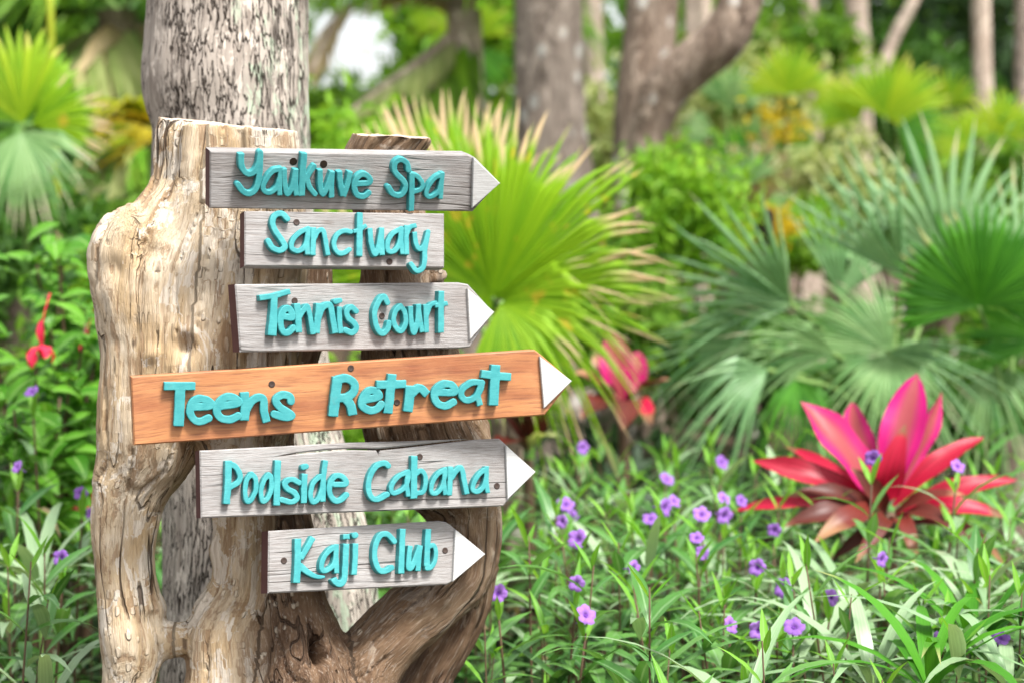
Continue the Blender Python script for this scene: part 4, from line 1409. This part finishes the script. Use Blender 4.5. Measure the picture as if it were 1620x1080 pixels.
# silver fan palm on the right
cr = P(1400, 690, 6.9)
GL = lambda **k: dict(dict(split=.34, pleat=.9, jit=.13, stalkr=.010), **k)
fan_palm('large silver-green fan palm behind the big pink plant', cr, [
    (1250, 480, 6.6, 138, 255, 84, 11, 'fan_glauc', GL(fwd=-.1, droop=.08, tilt=10)),
    (1255, 485, 6.7, 168, 235, 60, 8, 'fan_glauc', GL(fwd=-.2, droop=.16, tipdrop=.3)),
    (1500, 430, 7.3, 106, 265, 130, 15, 'fan_glauc', GL(fwd=.15, droop=.04, split=.42)),
    (1430, 440, 6.9, 122, 270, 62, 8, 'fan_glauc', GL(fwd=0, droop=.05, tilt=15)),
    (1412, 560, 6.5, 146, 200, 110, 24, 'fan_pale', GL(fwd=.5, droop=.10, split=.5, tilt=-20)),
    (1408, 562, 6.3, -92, 165, 160, 24, 'fan_pale', GL(fwd=-.45, droop=.16, split=.38, tipdrop=.5)),
    (1405, 555, 6.35, -18, 205, 80, 20, 'fan_glauc', GL(fwd=-.3, droop=.28, tipdrop=.5)),
    (1190, 545, 6.7, 172, 205, 100, 15, 'fan_glauc', GL(fwd=-.1, droop=.20, split=.36, tipdrop=.4, tilt=20)),
    (1215, 585, 6.3, 200, 200, 90, 15, 'fan_glauc', GL(fwd=-.3, droop=.22, tipdrop=.6)),
    (1260, 600, 6.1, -84, 130, 130, 26, 'fan_deep', GL(fwd=-.5, droop=.22, tipdrop=.5)),
    (1330, 470, 7.1, 78, 200, 90, 13, 'fan_glauc', GL(fwd=.3, droop=.05)),
    (1560, 590, 6.4, -70, 160, 150, 22, 'fan_pale', GL(fwd=-.4, droop=.3, tipdrop=.6)),
    (1480, 560, 6.5, 200, 170, 100, 24, 'fan_pale', GL(fwd=-.4, droop=.2, tipdrop=.5)),
    (1320, 560, 6.4, 165, 230, 70, 18, 'fan_pale', GL(fwd=-.2, droop=.18, tipdrop=.4)),
], .09)
cr = P(1600, 690, 6.4)
fan_palm('dark green fan palm at the right edge above the pink plant', cr, [
    (1548, 485, 6.2, 97, 175, 200, 34, 'fan_deep', dict(fwd=-.05, droop=.03, split=.68, jit=.09, pleat=.8)),
    (1610, 480, 6.5, 78, 260, 60, 10, 'fan_glauc', dict(fwd=.1, droop=.06, split=.45)),
    (1660, 540, 6.3, 120, 170, 160, 26, 'fan_deep', dict(fwd=0, droop=.1, split=.6)),
], .06)

# bright far fan palms
FAR = [
    ('bright fan palm left of the pale trunks', (1245, 330, 13.2), [(1245, 150, 11.8, 95, 95, 170, 'fan_far'), (1190, 160, 13, 150, 80, 120, 'fan_deep'), (1290, 170, 13.1, 20, 80, 130, 'fan_far')]),
    ('brightest yellow-green fan palm below the leaning trunk', (1410, 360, 12.2), [(1400, 185, 12, 62, 120, 190, 'fan_far'), (1360, 190, 12.1, 130, 95, 120, 'fan_far'), (1420, 200, 11.9, -20, 90, 110, 'fan_deep')]),
    ('yellow-green fan palm by the right edge, in front of the straight pale trunk', (1580, 380, 11.6), [(1580, 220, 11.4, 85, 95, 180, 'fan_far'), (1540, 230, 11.3, 150, 80, 120, 'fan_far'), (1620, 240, 11.4, 30, 90, 120, 'fan_pale')]),
    ('shaded fan palm in the thicket under the curved limb', (1180, 420, 12.5), [(1170, 270, 12.4, 100, 90, 170, 'fan_deep'), (1230, 250, 12.3, 30, 85, 120, 'fan_deep')]),
    ('bright fan palm at the top centre beside the stout trunk', (745, 360, 13.8), [(745, 60, 13.5, 95, 85, 180, 'fan_far'), (745, 70, 13.4, -80, 95, 130, 'fan_deep'), (700, 30, 13.6, 150, 60, 130, 'fan_far')]),
]
for lb, (cx, cy_, cd), lv in FAR:
    fan_palm(lb, P(cx, cy_, cd), [(x, y, d, th, r, sp, 22, m, dict(joined=True, droop=.1, split=.6, stalkr=.012)) for (x, y, d, th, r, sp, m) in lv], .07)

# left fan palm
cr = P(40, 470, 7.3)
fan_palm('fan palm at the left edge with one bright upright leaf and one pale hanging leaf', cr, [
    (36, 195, 6.9, 108, 165, 130, 20, 'fan_far', dict(fwd=.1, droop=.04, split=.72, pleat=.8)),
    (50, 196, 6.85, 20, 135, 90, 16, 'fan_mid', dict(fwd=.1, droop=.12, split=.6)),
    (34, 208, 6.7, -74, 145, 150, 24, 'fan_pale', dict(fwd=-.25, droop=.1, split=.5, tipdrop=.3)),
], .08)
root = empty('palm', tuple(Vector((*P(250, 400, 9.6).xy, 0))), 'golden yellow feather palm leaf cluster beside the lichened trunk', 'palm')
obj('trunk', tube_mesh('trunk', [(0, 0, -.05), (.02, 0, .9), (0, 0, 1.75)], [.06, .05, .05], 10, 5, .05), root, M_STEMG)
fan_leaf(root, 255, 212, 9.0, 184, 135, 60, 12, LM['gold'], crown=P(255, 330, 9.2), joined=True, droop=.12, split=.28, jit=.25)
for (tx, ty, mt) in [(130, 215, 'gold'), (150, 175, 'yellow'), (110, 250, 'olive'), (165, 300, 'olive')]:
    frond(root, [P(250, 235, 9.6), P(205, (ty + 195) / 2 - 12, 9.5), P(tx, ty, 9.4)], .24, mt, 34, .035, .3)
root = empty('palm', tuple(Vector((*P(190, 500, 11).xy, 0))), 'coconut palm with brownish arching fronds in the upper left corner', 'palm')
obj('trunk', tube_mesh('trunk', [(0, 0, -.05), (.05, 0, 1.3), (0, 0, P(190, 20, 11).z)], [.15, .12, .11], 12, 6, .05), root, M_BARKB)
for pts, mt in [([(190, 20), (120, -30), (20, 10), (-30, 80)], 'mid'), ([(190, 20), (160, 60), (110, 100), (60, 170)], 'olive'), ([(190, 20), (215, 60), (235, 130), (240, 210)], 'tan'),
                ([(190, 20), (190, 80), (170, 150), (140, 190)], 'bright'), ([(190, 20), (60, 20), (0, 60), (-40, 140)], 'deep'), ([(190, 20), (240, -40), (300, -60), (360, 0)], 'mid')]:
    frond(root, [P(x, y, 11 - .15 * i) for i, (x, y) in enumerate(pts)], .75, mt, 44, .05, .5, .022)
root = empty('palm', tuple(Vector((*P(735, 500, 12).xy, 0))), 'coconut palm sending tan arching fronds over the white sky gap', 'palm')
obj('trunk', tube_mesh('trunk', [(0, 0, -.05), (.05, 0, 1.0), (0, 0, P(735, 20, 12).z)], [.14, .11, .1], 12, 6, .05), root, M_BARKP)
for pts, mt, ln in [([(735, 20), (650, -8), (548, 14), (490, 120)], 'tan', .22), ([(735, 40), (680, 90), (620, 130), (540, 190)], 'olive', .35), ([(735, 30), (710, 100), (670, 150), (610, 215)], 'mid', .4),
                    ([(735, 20), (700, -40), (620, -60), (540, -30)], 'mid', .55), ([(735, 20), (760, -30), (830, -40), (880, 20)], 'bright', .6), ([(735, 30), (700, 100), (690, 160), (700, 230)], 'bright', .5)]:
    frond(root, [P(x, y, 12 - .15 * i) for i, (x, y) in enumerate(pts)], ln, mt, 40, .04, .6, .05, M_BARKP)
root = empty('vine', tuple(Vector((*P(82, 300, 8).xy, 0))), 'single yellow-green stem running straight up at the upper left', 'plant')
obj('stem', tube_mesh('stem', [(0, 0, -.02), (.02, 0, 1.2), (0, 0, P(82, -60, 8).z)], [.02, .017, .015], 8, 4), root, LM['yellow'])
lamp_at = P(1210, 355, 9)
root = empty('garden_lamp', (lamp_at.x, lamp_at.y, 0), 'small dark garden lamp head on a post among the far shrubs', 'lamp')
obj('post', tube_mesh('post', [(0, 0, -.02), (0, 0, lamp_at.z - .07)], [.018, .018], 10, 2), root, M_SCREW)
obj('lamp_head', tube_mesh('lamp_head', [(0, 0, lamp_at.z - .08), (0, 0, lamp_at.z - .04), (0, 0, lamp_at.z + .05), (0, 0, lamp_at.z + .075)], [.03, .042, .045, .015], 14, 3), root, M_HOLE)

# ---------------------------------------------------------------- pink leaved plants
def cordyline(label, base, leaves, stemr=.018, group=None, up=.4, d=4.7):
    root = empty('pink_leaf_plant', (base.x, base.y, 0), label, 'plant', group)
    obj('stem', tube_mesh('stem', [(0, 0, -.03), (.01, 0, base.z * .5), (0, 0, base.z + .06)], [stemr * 1.3, stemr, stemr * .8], 10, 5, .05), root, M_STEM)
    for (bx, by, tx, ty, w, mt, dd, nd, arch, curl) in leaves:
        b = P(bx, by, d)
        b = Vector((base.x, base.y, b.z)) + (b - Vector((base.x, base.y, b.z))) * .5
        t = P(tx, ty, d + dd)
        n = Vector(nd).normalized()
        blade_to(b, t, w * .88 * d / FPX, n, 13, .32, arch, .58, .20, .78, LM[mt], 'leaf', root, random.uniform(-.4, .4), curl)
    return root


F_, U_ = (0, -1, .25), (0, -.3, 1)
cordyline('large hot pink broad-leaved plant standing in the flower bed on the right', P(1405, 850, 4.7), [
    (1396, 800, 1266, 634, 74, 'pink', .02, (.5, -1, .2), .06, 0),
    (1398, 800, 1334, 628, 62, 'pink', .14, (-.6, -1, .1), .03, .15),
    (1406, 790, 1451, 590, 78, 'pink', .05, (-.45, -1, .1), .05, 0),
    (1412, 790, 1490, 618, 52, 'pink', .14, (.9, -.6, 0), .03, 0),
    (1420, 800, 1556, 686, 42, 'red', .02, (-.3, -.8, .7), .10, .05),
    (1425, 808, 1610, 758, 38, 'red', -.02, (.1, -.9, .8), .10, 0),
    (1385, 805, 1190, 728, 46, 'red', .02, (.2, -.9, .7), .10, 0),
    (1395, 795, 1240, 705, 24, 'red', .2, (.2, -.8, .6), .05, 0),
    (1406, 790, 1416, 708, 52, 'red', -.12, (-.3, -1, .3), .10, .5),
    (1398, 815, 1362, 745, 36, 'maroon', -.10, (.3, -1, .2), .08, .2),
    (1390, 820, 1150, 808, 34, 'red', .04, (0, -.7, 1), .10, .02),
    (1385, 818, 1246, 822, 42, 'maroon', -.12, (.1, -.9, .9), .13, .1),
    (1392, 820, 1300, 838, 46, 'maroon', -.2, (-.1, -.9, .8), .14, .15),
    (1380, 812, 1270, 770, 34, 'maroon', -.08, (.1, -.9, .9), .10, .05),
    (1415, 818, 1596, 808, 34, 'red', -.08, (0, -.9, .9), .12, .1),
    (1418, 822, 1530, 838, 38, 'maroon', -.2, (.1, -.9, .9), .15, .15),
    (1418, 815, 1520, 775, 30, 'maroon', -.1, (.1, -.9, .9), .12, .1),
    (1420, 828, 1600, 890, 28, 'maroon', -.02, (.1, -.8, 1), .2, .1),
    (1405, 828, 1452, 880, 30, 'maroon', -.22, (.1, -1, .6), .2, .15),
    (1390, 815, 1215, 790, 34, 'maroon', .10, (0, -.8, 1), .12, .1),
    (1402, 826, 1360, 876, 34, 'maroon', -.22, (-.1, -1, .5), .2, .1),
    (1402, 826, 1320, 880, 26, 'maroon', -.1, (-.1, -1, .5), .2, .1),
], .022)
cordyline('smaller blurred crimson-leaved plant beyond the tip of the orange board', P(985, 690, 6.3), [
    (985, 640, 965, 525, 60, 'pink', 0, F_, .03, 0), (985, 640, 1012, 555, 55, 'pink', .05, F_, .03, 0), (985, 645, 1060, 600, 50, 'maroon', -.1, U_, .1, 0),
    (985, 645, 905, 590, 55, 'maroon', -.1, U_, .1, 0), (985, 650, 920, 650, 50, 'maroon', -.2, U_, .15, .1), (985, 650, 1030, 660, 50, 'red', -.2, U_, .15, .1),
    (985, 645, 940, 560, 45, 'maroon', .1, F_, .05, 0), (985, 650, 985, 680, 55, 'maroon', -.3, F_, .2, 0)], .02, d=6.3)
cordyline('reddish brown broad-leaved plant half hidden behind the white arrow of the orange board', P(835, 760, 5.6), [
    (835, 700, 822, 545, 48, 'red', .3, F_, .03, 0), (835, 705, 790, 560, 50, 'maroon', 0, F_, .03, 0), (835, 705, 862, 625, 46, 'maroon', -.1, F_, .06, 0),
    (835, 710, 795, 640, 48, 'maroon', -.15, U_, .1, 0), (835, 715, 880, 690, 40, 'olive', -.2, U_, .1, 0), (835, 715, 780, 700, 40, 'maroon', -.2, U_, .1, .1)], .018, d=5.6)

# ---------------------------------------------------------------- narrow-leaved violet-flowered plants
RL = [blade_mesh('leaf', 'ruellia', L=.140 * k, W=.0250, rows=6, fold=.3, droop=dr, peak=.42, side=sd, tipe=1.2)
      for k, dr, sd in [(1, .25, .03), (1.1, .45, -.05), (.9, .6, .08), (1.15, .35, .05), (.8, .15, -.02)]]
RN = [blade_mesh('leaf', 'ruellia_new', L=.085 * k, W=.014, rows=5, fold=.45, droop=dr, peak=.42, side=.03, tipe=1.2) for k, dr in [(1, .05), (1.2, .2), (.8, -.05)]]
RS = [blade_mesh('leaf', 'strap', L=.18 * k, W=.0215, rows=6, fold=.2, droop=dr, peak=.35, side=sd, tipe=1.0) for k, dr, sd in [(1, .5, .05), (1.15, .35, -.06)]]
RD = [blade_mesh('leaf', 'tan', L=.11, W=.014, rows=6, fold=.6, droop=.9, peak=.4, side=.2)]
STEMS = []
for k in range(5):
    ln = random.uniform(-.05, .05)
    STEMS.append((mesh('stem', *tube([(0, 0, -.03), (ln * .5, .01, .5), (ln * 2, .0, 1.0)], [.0042, .0036, .002], 5, 4)), ln * 2))
    STEMS[-1][0].materials.append(M_STEM)


def flower_mesh():
    V, F, U = [], [], []
    rings = [(.0, -.016), (.003, -.012), (.006, -.001), (.014, .003), (.021, .003), (.024, .001)]
    ns = 30
    for ri, (r, z) in enumerate(rings):
        for k in range(ns):
            a = k / ns * 6.2832
            lobe = (.80 + .20 * abs(math.cos(a * 2.5)) ** .6) if ri > 2 else 1
            zz = z + (.0022 * math.sin(a * 10) + .002 * math.cos(a * 5)) * (ri / 5) ** 2
            V.append((r * lobe * math.cos(a), r * lobe * math.sin(a), zz)); U.append((.5, ri / 5))
    for ri in range(len(rings) - 1):
        for k in range(ns):
            F.append((ri * ns + k, ri * ns + (k + 1) % ns, (ri + 1) * ns + (k + 1) % ns, (ri + 1) * ns + k))
    return mesh('flower', V, F, U)


FLW = flower_mesh(); FLW.materials.append(LM['petal'])
THR = mesh('flower_throat', [(.0045 * math.cos(k * .785), .0045 * math.sin(k * .785), .0) for k in range(8)] + [(0, 0, -.004)], [(k, (k + 1) % 8, 8) for k in range(8)])
THR.materials.append(plain('violet_throat', (.10, .02, .22)))
FTUBE = mesh('flower_tube', *tube([(0, 0, -.04), (0, 0, -.02), (0, 0, -.004)], [.0016, .003, .0062], 7, 3)); FTUBE.materials.append(LM['petal'])


def ruellia(x, y, h, label, group, flower=None, nleaf=None, style='mix'):
    root = empty('flowering_plant' if flower is not None else 'bedding_plant', (x, y, 0), label, 'plant', group)
    sm, ln = random.choice(STEMS)
    rz = random.uniform(0, 6.28)
    R3 = Matrix.Rotation(rz, 3, 'Z')
    if flower is not None:
        fl = flower - Vector((x, y, 0))
        h = fl.z - .035
        so = obj('stem', mesh('stem', *tube([(0, 0, -.03), (fl.x * .3, fl.y * .3 + .01, h * .5), (fl.x, fl.y + .01, h)], [.0042, .0036, .002], 5, 4)), root, M_STEM)
        def at(u):
            return Vector((fl.x * (u * .6 if u < .5 else .3 + (u - .5) * 1.4), (fl.y + .01) * (u * .6 if u < .5 else .3 + (u - .5) * 1.4), h * u))
    else:
        so = put('stem', sm, root, (0, 0, 0), R3, h)
        def at(u):
            return R3 @ Vector((ln * u * h, .005, u * h))
    a0 = random.uniform(0, 3.14)
    u = .97
    k = 0
    gap = random.uniform(.048, .062) / h
    while u > .2 and k < 10:
        for s in (0, 1):
            if k > 5 and random.random() < .35:
                continue
            a = a0 + s * math.pi + k * 1.57 + random.uniform(-.35, .35)
            el = R(58 - k * 7 + random.uniform(-18, 14)) if k < 7 else R(random.uniform(-10, 25))
            dr = Vector((math.cos(a) * math.cos(el), math.sin(a) * math.cos(el), math.sin(el)))
            if k < 1:
                me, sc = random.choice(RN), random.uniform(.8, 1.2)
            else:
                me = random.choice(RS) if (random.random() < (.32 if style == 'silver' else .12)) else random.choice(RL + ([RN[1]] if random.random() < .35 else []))
                if k > 3 and random.random() < .05:
                    me = RD[0]
                sc = random.uniform(.6, 1.4)
            q = put('leaf', me, root, at(u), basis(dr, (-dr.x * .3, -dr.y * .3, 1)), sc)
        u -= gap * random.uniform(.8, 1.25)
        k += 1
    if flower is not None:
        fd = Vector((random.uniform(-1.1, 1.1), -1, random.uniform(-.3, 1.4))).normalized()
        q = put('flower', FLW, root, fl, basis(Vector((0, 0, 1)).cross(fd), fd) , random.uniform(.62, .92))
        put('flower_throat', THR, q, Vector((0, 0, .0005)), Matrix.Identity(3))
        put('flower_tube', FTUBE, q, Vector((0, 0, 0)), Matrix.Identity(3))
    return root


FLOWERS = [
    (922, 708, 5.9, 'flowers furthest back just right of the orange board tip'), (895, 797, 4.9, 'upper one of three flowers stacked right of the cracked board'),
    (889, 824, 4.6, 'middle flower of the stack right of the cracked board'), (914, 852, 4.3, 'round open flower right of the lowest arrow tip'),
    (912, 922, 3.9, 'open flower below the round one right of the stump'), (927, 972, 3.7, 'side-turned flower lowest in the column right of the stump'),
    (788, 938, 3.85, 'flower peeping out against the right edge of the stump'), (1029, 820, 4.7, 'small flower left of the flower pair in mid bed'),
    (1052, 802, 4.75, 'left flower of the close pair in mid bed'), (1067, 792, 4.85, 'right flower of the close pair in mid bed'),
    (1110, 813, 4.6, 'narrow upright flower above the purple cluster in mid bed'), (1102, 850, 4.35, 'largest flower of the purple cluster in mid bed'),
    (1110, 874, 4.4, 'lowest flower of the purple cluster in mid bed'), (1003, 898, 4.1, 'half closed flower between two dark stems in mid bed'),
    (1142, 731, 5.7, 'distant flower left of the pink plant top'), (1145, 788, 5.0, 'upper flower left of the red leaf tip'),
    (1146, 815, 4.8, 'lower flower left of the red leaf tip'), (1173, 792, 5.1, 'pale flower touching the red leaf tip'),
    (1198, 897, 4.2, 'bright flower below the left leaves of the pink plant'), (1239, 929, 4.1, 'flower right below the bright one under the pink plant'),
    (1315, 944, 4.0, 'small flower under the middle of the pink plant'), (1395, 884, 4.25, 'flower directly in front of the pink plant stem'),
    (1381, 724, 4.5, 'flower held high between the pink leaves'), (1515, 737, 4.6, 'flower right of the tall pink leaves'),
    (1156, 988, 3.75, 'flower low in the bed left of a pair'), (1200, 997, 3.7, 'larger flower of the low pair in mid bed'),
    (1256, 991, 3.75, 'smaller right flower of the low pair in mid bed'), (1490, 1008, 3.65, 'flower in the lower right among strap leaves'),
    (1583, 1008, 3.6, 'flower nearest the lower right corner'), (1225, 838, 4.9, 'faint flower under the dark red leaves'),
    (50, 619, 5.0, 'flower at the left edge level with the orange board'), (27, 738, 4.6, 'flower at the left edge level with the cracked board'),
    (128, 780, 4.7, 'flower close to the left side of the stump'), (97, 882, 4.2, 'small low flower left of the stump'),
    (145, 812, 4.9, 'tiny flower touching the left side of the stump'),
    (905, 815, 5.3, 'faded flower behind the stack right of the cracked board'), (1055, 757, 5.6, 'faint distant flower above the pair in mid bed'),
]
for (x, y, d, lb) in FLOWERS:
    d = 3.13 + (d - 3.13) * .74
    f = P(x, y, d)
    ruellia(f.x + random.uniform(-.06, .06), f.y + random.uniform(.0, .08), 0, 'violet ' + lb if lb[0] != 'v' else lb, 'violet-flowered plants in the beds', flower=f)

def zone(px, d):
    band = 0 if d < 3.6 else 1 if d < 4.2 else 2 if d < 4.9 else 3 if d < 5.7 else 4
    row = ['frontmost', 'towards the front', 'midway', 'towards the rear', 'rearmost'][band]
    if px < 160:
        where = 'of the bed left of the stump'
    elif px < 740:
        where = 'of the growth behind the stump'
    elif px < 900:
        where = 'of the bed right beside the stump'
    elif px < 1080:
        where = 'of the bed below the small crimson plant'
    elif px < 1260:
        where = 'of the bed left of the large pink plant'
    elif px < 1480:
        where = 'of the bed around the large pink plant'
    else:
        where = 'of the bed at the right edge'
    return 'narrow-leaved plant ' + row + ' ' + where, 'green plants ' + row + ' ' + where


cnt_ = 0
spots = []
for row in range(26):
    d = 3.12 + row * .155 + random.uniform(-.03, .03)
    px = -90
    while px < 1760:
        px += 150 * 3.3 / d * .98 * random.uniform(.75, 1.3)
        spots.append((px, d + random.uniform(-.07, .07)))
for px, d in spots:
    if 120 < px < 730 and d < 4.35:
        continue
    if 690 < px < 900 and d < 3.62:
        continue
    if 60 < px <= 140 and d < 3.45:
        continue
    if d > 5.9 and random.random() < .45 and px > 700:
        continue
    if px < 300 and d > 5.2:
        continue
    w = P(px, 800, d)
    if (w.x - P(410, 900, 3.9).x) ** 2 + (w.y - P(410, 900, 3.9).y) ** 2 < .30 ** 2:
        continue
    if (w.x - P(1405, 850, 4.7).x) ** 2 + (w.y - P(1405, 850, 4.7).y) ** 2 < .13 ** 2:
        continue
    h = random.uniform(.54, .74)
    if 1150 < px < 1620 and 3.9 < d < 4.75:
        h *= .98
    if d < 3.5:
        h *= 1.02
    z = zone(px, d)
    if cnt_ >= 262:
        break
    cnt_ += 1
    sty = 'silver' if (px > 1100 or px < 200) and random.random() < .6 else 'mix'
    adj = ('tall ' if h > .67 else 'low ' if h < .60 else '') + ('silvery ' if sty == 'silver' else '')
    ruellia(w.x, w.y, h, adj + z[0], z[1], style=sty)
print('ruellia', cnt_)

# tufts of long strap leaves, lower right
TUFT = [(1380, 1040, 3.45, 'strap-leaved tuft at the bottom edge right of centre, arching left', 'strap'), (1540, 990, 3.6, 'tall strap-leaved tuft just inside the lower right corner', 'fan_deep'), (1340, 930, 4.1, 'strap-leaved tuft with blades crossing the stem of the pink plant', 'strap'), (1470, 1040, 3.3, 'front tuft of long dark green strap leaves at the lower right', 'fan_deep'), (1600, 1040, 3.35, 'silvery strap-leaved tuft in the lower right corner', 'strap'),
        (1180, 1110, 3.3, 'strap-leaved tuft at the bottom edge left of the lower right corner', 'strap'), (1290, 1000, 3.8, 'silvery strap-leaved tuft below the pink plant', 'strap'),
        (1540, 930, 4.0, 'silvery strap-leaved tuft right of the pink plant base', 'strap'), (70, 1100, 3.5, 'silvery strap-leaved tuft in the lower left corner', 'strap'),
        (60, 900, 4.1, 'silvery strap-leaved tuft left of the stump at mid height', 'strap'), (1000, 1090, 3.5, 'strap-leaved tuft at the bottom edge below the flowers', 'ruellia')]
for (x, y, d, lb, mt) in TUFT:
    c = P(x, y, d)
    root = empty('strap_leaf_plant', (c.x, c.y, 0), lb, 'plant', 'strap-leaved tufts in the beds')
    hz = c.z - .03
    obj('stem', tube_mesh('stem', [(0, 0, -.03), (.01, 0, hz * .5), (0, 0, hz)], [.007, .006, .004], 6, 3), root, M_STEMG)
    for k in range(12):
        a = k * 2.4 + random.uniform(-.3, .3)
        el = R(random.uniform(35, 75))
        me = blade_mesh('leaf', mt, L=random.uniform(.24, .40), W=random.uniform(.020, .031), rows=8, fold=.25, droop=random.uniform(.5, .95), peak=.35, side=random.uniform(-.15, .15))
        dr = Vector((math.cos(a) * math.cos(el), math.sin(a) * math.cos(el), math.sin(el)))
        put('leaf', me, root, Vector((0, 0, hz - .03)), basis(dr, (0, 0, 1)), 1)

# ---------------------------------------------------------------- hibiscus shrubs at the left
HL = [blade_mesh('leaf', 'hedge', L=.078 * k, W=.042, rows=6, fold=.25, droop=dr, peak=.4, side=sd, tipe=.8) for k, dr, sd in [(1, .3, .05), (1.2, .5, -.05), (.8, .15, 0), (1.1, .7, .1)]]


def leafy_shrub(label, px, py, d, rx, ry, n, seed):
    c = P(px, py, d)
    root = empty('hibiscus_shrub', (c.x, c.y, 0), label, 'shrub', None)
    a_, b_ = rx * d / FPX, ry * d / FPX
    tips = []
    for k in range(11):
        t = Vector((random.uniform(-1, 1) * a_, random.uniform(-.3, .3), c.z + random.uniform(-.9, .95) * b_))
        o = obj('branch', tube_mesh('branch', [(0, 0, .0), (t.x * .35, t.y * .4, t.z * .55), tuple(t)], [.010, .007, .003], 6, 6), root, M_STEM)
        tips.append((Vector((t.x * .35, t.y * .4, t.z * .55)), t))
    for k in range(n):
        m0, t = random.choice(tips)
        u = random.uniform(.0, 1) ** .6
        p = m0.lerp(t, u) + Vector((random.gauss(0, .022), random.gauss(0, .022), random.gauss(0, .02)))
        a = random.uniform(0, 6.28)
        el = R(random.uniform(-25, 50))
        dr = Vector((math.cos(a) * math.cos(el), math.sin(a) * math.cos(el), math.sin(el)))
        put('leaf', random.choice(HL), root, p, basis(dr, (0, -.4, 1)), random.uniform(.7, 1.35))
    return root


H1 = leafy_shrub('nearest leafy hibiscus shrub at the left edge with the hanging red flower', 55, 560, 4.9, 105, 190, 430, 1)
H2 = leafy_shrub('bright leaved hibiscus shrub just left of the burl of the stump', 120, 430, 5.4, 80, 110, 360, 2)
H3 = leafy_shrub('hibiscus shrub behind the left side of the stump at the level of the cracked board', 110, 700, 5.3, 120, 140, 380, 3)
for (x, y, d, s, sh) in [(66, 545, 4.75, 1.0, H1), (138, 542, 5.1, .7, H2), (150, 795, 5.0, .55, H3), (118, 800, 5.1, .35, H3)]:
    c = P(x, y, d)
    st = obj('flower', tube_mesh('flower', [(0, 0, -.03 * s), (0, 0, .02 * s), (.004, .01, .07 * s), (0.01, .05, .12 * s)], [.003, .0025, .0015, .002], 5, 3), sh, LM['petal_red'])
    st.location = c - sh.location
    O_ = Vector((0, 0, 0))
    for k in range(5):
        a = k * 1.2566 + .3
        t = Vector((math.cos(a) * .024, math.sin(a) * .022 - .01, -.047 + .015 * math.sin(k * 2.0))) * s
        blade_to(O_, t, .03 * s, (math.cos(a), math.sin(a), .4), 9, .3, .22, .6, .35, .7, LM['petal_red'], 'petal', None, random.uniform(-.8, .8)).parent = st
    blade_to(O_, Vector((0, -.005, .06 * s)), .02 * s, (0, -1, 0), 7, .4, .1, .5, .2, .8, LM['petal_red'], 'petal', None).parent = st

# ---------------------------------------------------------------- low growth that covers the soil
def ground_cover():
    n = 18000
    x = rng.uniform(-1.6, 2.6, n); y = rng.uniform(2.9, 9.5, n)
    x = x * (y / 5.0)
    dd = np.hypot(x - P(330, 800, 3.3).x, y - 3.3)
    keep = (dd > .22)
    x, y = x[keep], y[keep]
    m = len(x)
    z = rng.uniform(0.0, .30, m) * (.6 + .8 * vnoise(np.stack([x * 3, y * 3, x * 0], 1), 2)) + np.clip((y - 6.3) * .06, 0, .2)
    c = np.stack([x, y, z], 1)
    a = rng.normal(size=(m, 3)); a[:, 2] = np.abs(a[:, 2]) * .8; a /= np.linalg.norm(a, axis=1)[:, None]
    b = np.cross(a, rng.normal(size=(m, 3)) * .5 + [0, -.3, 1]); b /= np.linalg.norm(b, axis=1)[:, None]
    L = rng.uniform(.06, .15, m)[:, None]
    W = L * rng.uniform(.12, .25, m)[:, None]
    V = np.stack([c, c + a * L * .5 + b * W, c + a * L, c + a * L * .5 - b * W], 1).reshape(-1, 3)
    U = np.tile(np.array([[.5, 0], [1, .5], [.5, 1], [0, .5]]), (m, 1))
    o = obj('ground_cover', mesh('ground_cover', V, np.arange(m * 4).reshape(m, 4), U, smooth=False), None, LM['dark'])  # dark leaf colour stands in for shade in the gaps between plants
    tag(o, 'low leafy growth that hides the soil under the flower beds', 'ground cover', kind='stuff')


ground_cover()
